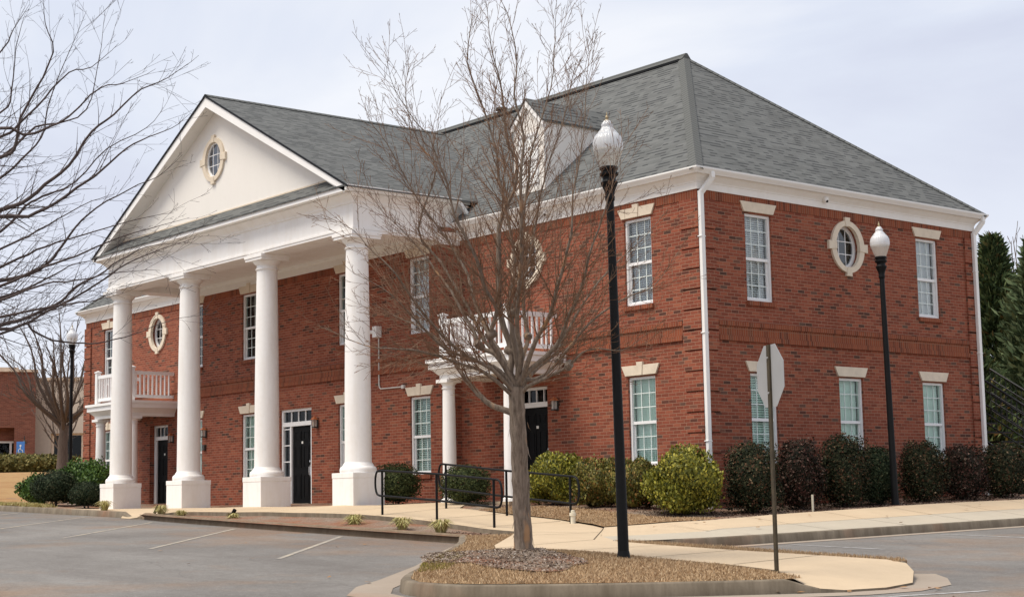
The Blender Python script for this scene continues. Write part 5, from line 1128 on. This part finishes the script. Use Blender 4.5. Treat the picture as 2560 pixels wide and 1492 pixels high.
def bare_tree(name, label, trunk, tr, limbs, lr, mat_t, mat_c, seed, L0=1.0, sp=.20, upb=.5, spread=.62, rmin=.0035, stubs=0, tlv=1, tn=14, tsp=.24, le=1.0):
    base = Vector(trunk[0]); rnd = random.Random(seed); o = empty(name, base); tag(o, label, 'tree')
    t = MB(); tp = smooth3([Vector(p)-base for p in trunk]); n = len(tp)
    rr = [tr[0]+(tr[1]-tr[0])*i/(n-1) for i in range(n)]; rr[0] *= 1.55; rr[1] *= 1.22; rr[2] *= 1.08
    rr = [r_*(1+.05*math.sin(i*2.3)) for i, r_ in enumerate(rr)]
    t.tube(tp, rr, tn); 
    vs = []
    for v_ in t.v:
        v_ = Vector(v_); vs.append(tuple(v_+Vector((math.sin(v_.z*9+v_.x*40), math.cos(v_.z*7+v_.y*40), 0))*tr[0]*.07))
    t.v = vs; t.build('trunk', M[mat_t], o, smooth=70)
    lb = MB(); c = MB()
    for li, (pl_, r0) in enumerate(zip(limbs, lr)):
        pts = smooth3([Vector(p)-base for p in pl_])
        pts = [pts[0]]+[p+jit(rnd, .006) for p in pts[1:]]
        n = len(pts); rad = [max(rmin, r0*(1-i/(n-1))**le+rmin) for i in range(n)]
        lb.tube(pts, rad, 7, cap=False)
        tot = sum((b-a).length for a, b in zip(pts, pts[1:])); acc = 0; nxt = tot*.16; ph = rnd.uniform(0, 6.28); k = 0
        for a, b, ra in zip(pts, pts[1:], rad):
            s_ = (b-a).length
            while nxt < acc+s_:
                f = (nxt-acc)/max(1e-6, s_); q_ = a.lerp(b, f); td = (b-a).normalized(); g = nxt/tot
                s = td.orthogonal().normalized(); s = Matrix.Rotation(ph+k*2.4+rnd.uniform(-.6, .6), 3, td)@s; k += 1
                an = rnd.uniform(spread*.6, spread*1.25); nd = td*math.cos(an)+s*math.sin(an)
                twig(c, rnd, q_, nd, L0*rnd.choice((.3, .45, .7, 1.1, 1.5))*rnd.uniform(.8, 1.2)*(1.05-.64*g), max(rmin, min(ra*.36, .009)), tlv, upb, spread, tsp, rmin); nxt += sp*rnd.uniform(.6, 1.4)
            acc += s_
    lb.build('limb', M[mat_t], o, smooth=70, fix=False)
    cr = c.build('crown', M[mat_c], o, fix=False)
    return o, rnd, base
CT_TRUNK=[(5.65,-9.33,-0.71),(5.67,-9.36,-0.43),(5.69,-9.4,-0.07),(5.72,-9.44,0.29),(5.75,-9.48,0.64),(5.78,-9.51,1.0),(5.8,-9.54,1.26),(5.83,-9.55,1.48)]
CT_LIMBS=[[(5.78,-9.54,1.13),(5.68,-9.64,1.19),(5.5,-9.81,1.3),(5.32,-10.0,1.61),(5.28,-10.04,1.7),(5.18,-10.14,1.94),(5.05,-10.28,2.16),(4.89,-10.44,2.31),(4.69,-10.64,2.43),(4.53,-10.86,2.6)],[(5.81,-9.55,1.38),(5.81,-9.81,1.67),(5.71,-10.13,1.8),(5.6,-10.51,1.93),(5.56,-10.81,2.17),(5.53,-11.11,2.44),(5.42,-11.38,2.68),(5.22,-11.66,2.86)],[(5.82,-9.55,1.43),(5.7,-9.61,1.73),(5.57,-9.7,1.91),(5.41,-9.81,2.02),(5.33,-9.85,2.22),(5.18,-9.94,2.51),(5.06,-10.01,2.77),(4.91,-10.11,3.0),(4.78,-10.22,3.25),(4.65,-10.44,3.55),(4.51,-10.66,3.81),(4.4,-10.84,4.1)],[(5.82,-9.55,1.46),(5.81,-9.71,1.68),(5.81,-9.84,1.88),(5.82,-9.98,2.12),(5.97,-9.98,2.42),(5.96,-10.15,2.66),(6.01,-10.32,3.02),(5.98,-10.52,3.38),(5.94,-10.62,3.6),(5.93,-10.71,3.97),(5.88,-10.82,4.27),(5.85,-10.92,4.56),(5.75,-11.08,4.78),(5.63,-11.3,5.17),(5.61,-11.4,5.55)],[(5.83,-9.55,1.48),(5.77,-9.62,1.64),(5.8,-9.61,1.93),(5.73,-9.73,2.4),(5.75,-9.76,2.92),(5.78,-9.77,3.52),(5.86,-9.73,3.77),(5.97,-9.65,4.02),(6.02,-9.65,4.39),(5.97,-9.76,4.61),(5.98,-9.81,4.93),(6.0,-9.88,5.4),(5.98,-9.97,5.7),(5.98,-10.05,6.14),(6.0,-10.09,6.42)],[(5.83,-9.55,1.48),(5.88,-9.57,1.72),(5.91,-9.68,2.11),(5.95,-9.72,2.4),(6.01,-9.71,2.56),(6.12,-9.69,2.88),(6.24,-9.77,3.49),(6.35,-9.74,4.01),(6.39,-9.74,4.27),(6.47,-9.71,4.6),(6.66,-9.6,5.21),(6.76,-9.6,5.81),(6.83,-9.61,6.33)],[(5.83,-9.54,1.48),(5.79,-9.44,1.81),(5.77,-9.3,2.14),(5.67,-9.28,2.43),(5.58,-9.19,2.88),(5.54,-8.99,3.45),(5.57,-8.92,3.89),(5.69,-8.87,4.37),(5.91,-8.74,5.04),(6.06,-8.68,5.65),(6.12,-8.65,5.87)],[(5.84,-9.54,1.46),(5.92,-9.55,1.59),(6.27,-9.43,1.84),(6.49,-9.38,2.03),(6.69,-9.4,2.32),(6.94,-9.4,2.64),(7.14,-9.46,2.98),(7.29,-9.42,3.33),(7.41,-9.35,3.71),(7.49,-9.31,3.97),(7.61,-9.25,4.46)],[(5.83,-9.53,1.41),(5.86,-9.45,1.55),(5.96,-9.26,1.6),(6.08,-9.05,1.81),(6.22,-8.77,2.19),(6.36,-8.51,2.45),(6.54,-8.17,2.67),(6.74,-7.92,2.81),(6.98,-7.71,3.24)],[(5.82,-9.53,1.36),(5.98,-9.5,1.47),(6.23,-9.41,1.57),(6.55,-9.3,1.7),(6.76,-9.26,1.85),(6.98,-9.18,1.89),(7.28,-9.05,1.85),(7.63,-8.96,2.03)],[(5.82,-9.55,1.43),(5.6,-9.56,1.82),(5.31,-9.61,2.23),(5.09,-9.63,2.62),(4.9,-9.61,3.04),(4.59,-9.72,3.56),(4.47,-9.93,3.89),(4.37,-10.12,4.22),(4.22,-10.42,4.84),(4.11,-10.61,5.13),(4.08,-10.69,5.39)],[(5.83,-9.54,1.46),(5.95,-9.55,1.59),(6.31,-9.63,2.03),(6.59,-9.64,2.3),(6.88,-9.73,2.67),(7.16,-9.83,3.03),(7.31,-9.87,3.33),(7.36,-9.88,3.72),(7.51,-9.83,4.4),(7.6,-9.85,4.99),(7.68,-9.84,5.43)],[(5.83,-9.55,1.51),(5.73,-9.44,1.99),(5.53,-9.43,2.54),(5.44,-9.23,3.22),(5.28,-9.35,4.33),(5.3,-9.4,4.69),(5.25,-9.58,5.26),(5.18,-9.77,5.87),(5.28,-9.77,6.4),(5.3,-9.76,6.51)],[(5.83,-9.55,1.51),(6.04,-9.65,1.89),(6.19,-9.84,2.28),(6.62,-10.1,3.08),(6.82,-10.26,3.96),(6.9,-10.27,4.46),(6.88,-10.39,4.96),(6.95,-10.39,5.39),(6.93,-10.52,5.96),(6.9,-10.6,6.12)],[(5.83,-9.53,1.38),(5.81,-9.27,1.67),(5.85,-8.9,1.94),(5.82,-8.58,2.35),(5.81,-8.2,2.81),(5.85,-7.8,3.2),(6.11,-7.55,3.5),(6.35,-7.33,3.87)],[(5.81,-9.55,1.38),(5.88,-10.0,1.68),(5.89,-10.4,1.83),(5.94,-10.79,2.03),(6.06,-11.27,2.37),(6.12,-11.66,2.75),(5.98,-11.88,3.01),(5.85,-12.08,3.27),(5.63,-12.4,3.47)],[(5.81,-9.55,1.41),(5.54,-9.57,1.81),(5.26,-9.63,2.13),(4.89,-9.66,2.68),(4.47,-9.74,3.26),(4.28,-9.96,3.71),(4.52,-9.82,4.5),(4.41,-10.03,4.87),(4.36,-10.22,5.51),(4.46,-10.19,5.92)],[(5.8,-9.55,1.33),(5.82,-10.03,1.62),(5.79,-10.38,1.73),(5.76,-10.76,1.82),(5.72,-11.18,1.89),(5.67,-11.61,1.89),(5.58,-11.84,1.95),(5.34,-12.17,2.15)]]
LT_LIMBS=[[(6.46,-17.73,1.59),(6.53,-17.11,1.67),(6.59,-16.69,1.76),(6.62,-16.52,1.79),(6.76,-16.18,2.0),(7.04,-15.89,2.21),(7.24,-15.67,2.41),(7.46,-15.44,2.53),(7.72,-15.15,2.66)],[(6.4,-17.82,1.69),(7.38,-17.43,1.69),(7.93,-17.23,1.71),(8.32,-17.08,1.74),(8.52,-16.85,1.79),(8.68,-16.67,1.82),(8.77,-16.57,1.88)],[(6.33,-17.9,1.7),(6.62,-17.26,1.85),(6.84,-16.79,2.03),(6.97,-16.58,2.12),(7.15,-16.39,2.25),(7.29,-16.24,2.35),(7.51,-15.99,2.41)],[(6.34,-17.9,1.8),(6.07,-17.06,2.13),(5.91,-16.42,2.33),(5.97,-16.11,2.43),(6.1,-15.98,2.55),(6.19,-15.9,2.69),(6.3,-15.8,2.89),(6.46,-15.65,3.08),(6.69,-15.41,3.26),(6.9,-15.18,3.39),(7.08,-15.0,3.6)],[(6.35,-17.91,1.91),(7.16,-17.46,2.06),(7.73,-17.16,2.19),(7.96,-17.0,2.29),(8.14,-16.8,2.39),(8.37,-16.54,2.48),(8.62,-16.26,2.58),(8.83,-16.01,2.63)],[(6.37,-17.92,2.01),(6.4,-17.19,2.32),(6.44,-16.65,2.57),(6.56,-16.4,2.71),(6.75,-16.2,2.86),(6.99,-15.95,3.03),(7.14,-15.78,3.1)],[(6.31,-18.01,2.12),(6.78,-17.34,2.64),(7.07,-16.9,2.77),(7.24,-16.7,2.77),(7.41,-16.51,2.89),(7.63,-16.29,3.09),(7.74,-16.18,3.2),(7.9,-16.03,3.39),(8.04,-15.87,3.49),(8.19,-15.71,3.57),(8.32,-15.58,3.7)],[(6.32,-18.01,2.23),(7.41,-17.57,2.54),(8.04,-17.29,2.65),(8.16,-17.16,2.7),(8.32,-17.0,2.86),(8.47,-16.85,3.03),(8.63,-16.72,3.32),(8.77,-16.57,3.47),(8.95,-16.4,3.68),(9.11,-16.22,3.78),(9.3,-16.03,3.97)],[(6.26,-18.1,2.33),(6.51,-17.36,3.14),(6.84,-16.83,3.39),(6.94,-16.73,3.47),(7.01,-16.7,3.76),(7.14,-16.6,4.04),(7.28,-16.5,4.39),(7.26,-16.57,4.67),(7.28,-16.61,4.93)],[(6.28,-18.11,2.44),(7.81,-17.83,2.99),(8.49,-17.49,3.19),(8.6,-17.37,3.3),(8.77,-17.21,3.52),(8.92,-17.07,3.73),(9.05,-16.92,3.78),(9.22,-16.75,3.97)],[(6.3,-18.13,2.65),(6.02,-17.2,3.61),(6.22,-16.59,3.98),(6.32,-16.51,4.2),(6.4,-16.51,4.64),(6.49,-16.46,4.98)],[(6.32,-18.14,2.86),(6.96,-17.54,3.74),(7.43,-17.08,4.25),(7.53,-17.0,4.46),(7.65,-16.9,4.69)],[(6.28,-18.11,2.44),(5.76,-17.1,3.29),(5.79,-16.41,3.63),(6.05,-16.15,3.93),(6.2,-15.97,3.97),(6.41,-15.75,4.1),(6.54,-15.69,4.55),(6.64,-15.67,5.11)],[(6.29,-18.12,2.55),(8.18,-17.96,3.07),(8.88,-17.64,3.18),(8.99,-17.49,3.12),(9.1,-17.38,3.15),(9.25,-17.21,3.26),(9.45,-17.02,3.5),(9.57,-16.88,3.52),(9.76,-16.68,3.64)],[(6.38,-17.93,2.12),(6.51,-17.23,2.44),(6.63,-16.72,2.71),(6.76,-16.53,2.96),(6.88,-16.4,3.05),(7.09,-16.17,3.18),(7.33,-15.95,3.5),(7.59,-15.67,3.69),(7.72,-15.55,3.89)],[(6.34,-17.9,1.76),(7.09,-17.33,1.97),(7.45,-17.04,2.06),(7.74,-16.78,2.21),(7.95,-16.54,2.31),(8.15,-16.32,2.43),(8.4,-16.04,2.55),(8.65,-15.76,2.64)],[(6.33,-18.02,2.33),(6.28,-17.16,2.9),(6.34,-16.62,3.29),(6.49,-16.48,3.47),(6.65,-16.33,3.69),(6.72,-16.3,3.99),(6.89,-16.19,4.48),(7.07,-16.06,4.93)],[(6.78,-17.34,1.6),(6.81,-16.78,1.69),(6.83,-16.54,1.8),(6.82,-16.46,1.74),(6.81,-16.3,1.67),(6.82,-16.1,1.64),(6.84,-15.87,1.64),(6.98,-15.69,1.67),(7.09,-15.56,1.71),(7.24,-15.4,1.79),(7.41,-15.21,1.87),(7.67,-14.91,1.92)],[(6.78,-17.33,1.57),(7.34,-16.99,1.71),(7.49,-16.9,1.74),(7.75,-16.75,1.82),(7.92,-16.66,1.89),(8.08,-16.59,2.01),(8.25,-16.46,2.1),(8.39,-16.31,2.24),(8.56,-16.13,2.35),(8.78,-15.87,2.39)],[(6.32,-17.89,1.59),(7.26,-17.59,1.65),(7.91,-17.43,1.77),(8.41,-17.3,1.85),(8.6,-17.1,1.94),(8.77,-16.91,1.96),(9.01,-16.62,2.03),(9.24,-16.35,2.04)]]
CR = [.046, .030, .036, .038, .050, .042, .034, .040, .036, .030, .033, .036, .036, .034, .030, .028, .030, .027]
ct, rnd, base = bare_tree('bare_island_tree', 'leafless pollarded tree with peeling bark on the kerbed island', CT_TRUNK, (.118, .098), CT_LIMBS, CR, 'bark', 'twig', 7, L0=1.02, sp=.066, upb=.52, spread=.6, rmin=.0023, tsp=.13, le=1.2)
# pruning knobs and bark strips on the tree
for li, i in ((3, 3), (4, 2), (6, 2), (5, 3), (8, 3), (2, 3), (9, 3)):
    p = Vector(CT_LIMBS[li][i])-base; d = Vector((rnd.uniform(-1, 1), rnd.uniform(-1, 1), .4)).normalized(); kn = MB(); kn.tube([p-d*.05, p+d*.02, p+d*.09], [.045, .060, .048], 9); kn.build('branch_knob', M['bark'], ct, smooth=60)
kn = MB()
for k in range(26):
    a = rnd.uniform(0, 6.28); z = rnd.uniform(.15, 1.9); r_ = .118; p = Vector((r_*math.cos(a), r_*math.sin(a), z))+(Vector(CT_TRUNK[3])-base)*min(1, z/1.0)*Vector((1, 1, 0)); dd = Vector((math.cos(a), math.sin(a), 0)); tn_ = Vector((-math.sin(a), math.cos(a), 0))*rnd.uniform(.006, .016); l = rnd.uniform(.06, .2)
    kn.add([p-tn_, p+tn_, p+dd*.02-Vector((0, 0, l*.6))+tn_*.7, p+dd*.02-Vector((0, 0, l*.6))-tn_*.7, p+dd*rnd.uniform(.03, .06)-Vector((0, 0, l))], [(0, 1, 2, 3), (3, 2, 4)])
tag(kn.build('peeling_bark', M['bark'], ct, fix=False), kind='stuff')
LT_TRUNK = [(5.30, -18.56, -1.15), (5.36, -18.6, .2), (5.45, -18.66, 1.2), (5.6, -18.72, 2.3)]
LR = [.024, .020, .022, .026, .018, .018, .024, .026, .026, .018, .018, .015, .019, .019, .019, .020, .019, .014, .022, .018]
LTL = [[LT_TRUNK[2+(i % 2)]]+l for i, l in enumerate(LT_LIMBS)]
bare_tree('bare_foreground_tree', 'dark leafless tree reaching in from the left edge', LT_TRUNK, (.16, .12), LTL, LR, 'dktwig', 'dktwig', 17, L0=.85, sp=.11, upb=.25, spread=.6, rmin=.0013, tsp=.15)
def vase_tree(name, label, base, h, tr, nl, seed, mt='fartwig', wd=.38, fork=.28, rmin=.008, sp=.34, L0=1.3, up=.7):
    rnd = random.Random(seed); b = Vector(base); F = b+Vector((.05, 0, h*fork)); limbs = []
    for i in range(nl):
        a = i*2.4+rnd.uniform(-.3, .3); R_ = h*wd*rnd.uniform(.35, 1.0); H_ = h*(1-.35*(R_/(h*wd))**2)*rnd.uniform(.9, 1.0)
        q_ = b+Vector((R_*math.cos(a), R_*math.sin(a), H_)); m1 = F.lerp(q_, .35)+Vector((R_*.12*math.cos(a), R_*.12*math.sin(a), 0))+jit(rnd, .15); m2 = F.lerp(q_, .7)+jit(rnd, .2); limbs.append([F+Vector((0, 0, rnd.uniform(-.3, .2))), m1, m2, q_])
    bare_tree(name, label, [b, b.lerp(F, .5)+jit(rnd, .04), F], (tr, tr*.85), limbs, [tr*rnd.uniform(.24, .38) for _ in limbs], mt, mt, seed, L0=L0, sp=sp, upb=up, spread=.55, rmin=rmin, tlv=1, tsp=sp*1.3)
vase_tree('bare_background_tree', 'grey leafless tree behind the far left lamp post', (-37.0, 3.4, 1.2), 7.3, .20, 20, 41, rmin=.008, sp=.24, wd=.42)
vase_tree('bare_background_tree', 'small leafless tree in front of the distant beige shop', (-44.5, 6.6, 1.6), 4.0, .12, 9, 42, rmin=.009, sp=.4, wd=.3, L0=.9)
vase_tree('bare_background_tree', 'thin leafless tree rising above the evergreens', (-16.9, 38.2, 1.4), 11.2, .2, 10, 43, rmin=.012, sp=.6, wd=.2, L0=1.5)
vase_tree('bare_background_tree', 'pale leafless tree over the roof of the beige shop', (-66.0, 22.0, 2.2), 6.5, .2, 10, 44, rmin=.014, sp=.6, wd=.4, L0=1.5)
def conifer(name, label, base, h, r0, n, mat, seed, group='evergreen trees behind the building'):
    rnd = random.Random(seed); o = empty(name, base); tag(o, label, 'tree', group); t = MB(); t.tube([(0, 0, -.3), (0, 0, h*.5), (0, 0, h*.96)], [.2, .12, .02], 8); t.build('trunk', M['bark'], o)
    mb = MB(); nb = int(n/26)
    for i in range(nb):
        f = (i+.5)/nb; f = f**.85; z = h*(.03+.97*f); a = i*2.399+rnd.uniform(-.4, .4); R_ = r0*(1-f)**.95*rnd.uniform(.7, 1.12)*(1+.22*math.sin(a*3+z*1.7)+rnd.uniform(-.16, .22))+.10
        tip = Vector((R_*math.cos(a), R_*math.sin(a), z+R_*.28)); rt_ = Vector((0, 0, z-R_*.1))
        for k in range(26):
            g = rnd.uniform(.3, 1.0)**.7; c = rt_.lerp(tip, g)+jit(rnd, .15+.30*(1-f)); d = ((tip-rt_).normalized()+jit(rnd, .65)+Vector((0, 0, .45))).normalized(); l = rnd.uniform(.14, .36); s = d.orthogonal().normalized()*l*rnd.uniform(.12, .22); s = Matrix.Rotation(rnd.uniform(0, 6.28), 3, d)@s
            mb.add([c-d*l*.2, c+d*l*.3+s, c+d*l, c+d*l*.3-s], [(0, 1, 2, 3)])
    mb.build('crown', M[mat], o, fix=False)
conifer('evergreen_tree', 'dark pointed evergreen closest to the right downspout', (-10.9, 26.4, .6), 8.3, 1.9, 17000, 'lf_con', 51)
conifer('evergreen_tree', 'dark evergreen behind, between the two pointed ones', (-10.0, 29.5, .8), 8.6, 2.0, 11000, 'lf_con', 52)
conifer('evergreen_tree', 'paler green broad evergreen at the right picture edge', (-6.9, 22.9, .4), 7.6, 2.0, 18000, 'lf_con2', 53)
conifer('evergreen_tree', 'dark evergreen filling the gap low beside the stair railing', (-7.9, 20.6, .4), 3.9, 1.5, 9000, 'lf_con', 54)
conifer('evergreen_tree', 'tall evergreen cut by the right picture edge, behind the paler one', (-7.2, 28.0, .8), 9.2, 2.3, 12000, 'lf_con', 55)
# ------------------------------------------------------------------ distant shops
def place(o, D, u): pass
def shop_brick():
    o = empty('distant_brick_shop', (-59.9, 12.05, 1.75)); o.rotation_euler = (0, 0, YAW+.33); tag(o, 'distant red brick shop with cream parapet at the far left', 'building')
    w = MB(); Wd = 14.0
    w.box(-Wd, 0, 0, 9, 2.62, 5.55); w.box(-1.05, 0, 0, 9, -.8, 2.62); w.box(-Wd, -1.05, .9, 9, 1.95, 2.62); w.box(-Wd, -9, .0, 9, -.8, 2.62); w.build('brick_wall', M['far_brick'], o)
    p = MB(); p.box(-Wd-.1, -.9, -.12, 9.1, 5.55, 5.78); p.box(-.9, .1, -.1, 9.1, 5.55, 5.68); p.build('parapet_cap', M['cream'], o)
    b_ = MB(); b_.box(-1.2, .12, -.12, .4, -.8, .28); b_.box(-1.15, .07, -.09, .3, .28, .42); b_.build('pier_base', M['cream'], o)
    g = MB(); g.add([(-9, 1, -.8), (-1.05, 1, -.8), (-1.05, 1, 1.95), (-9, 1, 1.95)], [(0, 1, 2, 3)]); g.build('shop_window', M['glass_dk'], o, fix=False)
    r = MB(); r.box(-9, -1.05, 1.5, 1.6, -.8, 2.6); r.build('dark_interior', M['dark'], o)
    f = MB()
    for x in (-1.2, -2.3, -3.6, -5, -6.4, -7.8): f.box(x-.06, x+.06, .93, 1.0, -.8, 1.95)
    for z in (.62, 1.9): f.box(-9, -1.05, .935, .995, z-.05, z+.05)
    f.build('window_frame', M['vinyl'], o)
    s = MB(); s.tube([(-.55, -.05, 2.05), (-.55, -.3, 2.15), (-.55, -.3, 1.9)], .03, 6); s.lathe((-.55, -.3, 1.75), [(.13, 0), (.10, .1), (.03, .2)], 10); s.build('wall_lantern', M['bronze'], o)
shop_brick()
def shop_beige():
    o = empty('distant_beige_shop', (-61.1, 12.65, 1.55)); o.rotation_euler = (0, 0, YAW); tag(o, 'distant beige rendered shop front between the brick shop and the building', 'building')
    w = MB(); w.box(-1.6, 12, 0, 8, 2.55, 5.4); w.box(-1.6, .75, 0, 8, -.8, 2.55); w.build('rendered_wall', M['stuccob'], o)
    p = MB(); p.box(-1.7, 12.1, -.1, 8.1, 5.4, 5.55); p.build('parapet_cap', M['cream'], o)
    g = MB(); g.add([(.75, .3, -.8), (12, .3, -.8), (12, .3, 2.55), (.75, .3, 2.55)], [(0, 1, 2, 3)]); g.build('shop_window', M['glass_dk'], o, fix=False)
    r = MB(); r.box(.75, 12, .9, 1., -.8, 2.55); r.build('dark_interior', M['dark'], o)
    f = MB(); f.box(.75, 12, .22, .30, .93, 1.05); f.box(.75, 12, .22, .3, 2.45, 2.55)
    for x in (.8, 2.4, 4.3, 6.1, 8, 10): f.box(x-.06, x+.06, .225, .295, -.8, 2.45)
    f.build('window_frame', M['cream'], o)
shop_beige()
o = empty('parking_sign', (-55.2, 9.3, 1.7)); o.rotation_euler = (0, 0, YAW); tag(o, 'small blue accessible parking sign before the brick shop', 'sign')
k = MB(); k.tube([(0, .03, -.4), (0, .03, 1.75)], .03, 6); k.build('sign_post', M['post'], o)
k = MB(); k.box(-.2, .2, -.0, .015, 1.05, 1.72); k.build('sign_plate', M['blue'], o)
k = MB(); k.lathe((0, 0, 0), [(.0, 0), (.05, 0)], 12, cap=False); k.v = [(x, -.006, 1.52+y) for x, y, z in k.v]; k.tube([(.0, -.006, 1.47), (.0, -.006, 1.32), (.09, -.006, 1.30), (.12, -.006, 1.18)], .018, 5); k.tube([(-.03, -.006, 1.38), (-.10, -.006, 1.28), (-.06, -.006, 1.16), (.05, -.006, 1.15)], .016, 5); k.build('wheelchair_symbol', M['plate'], o)
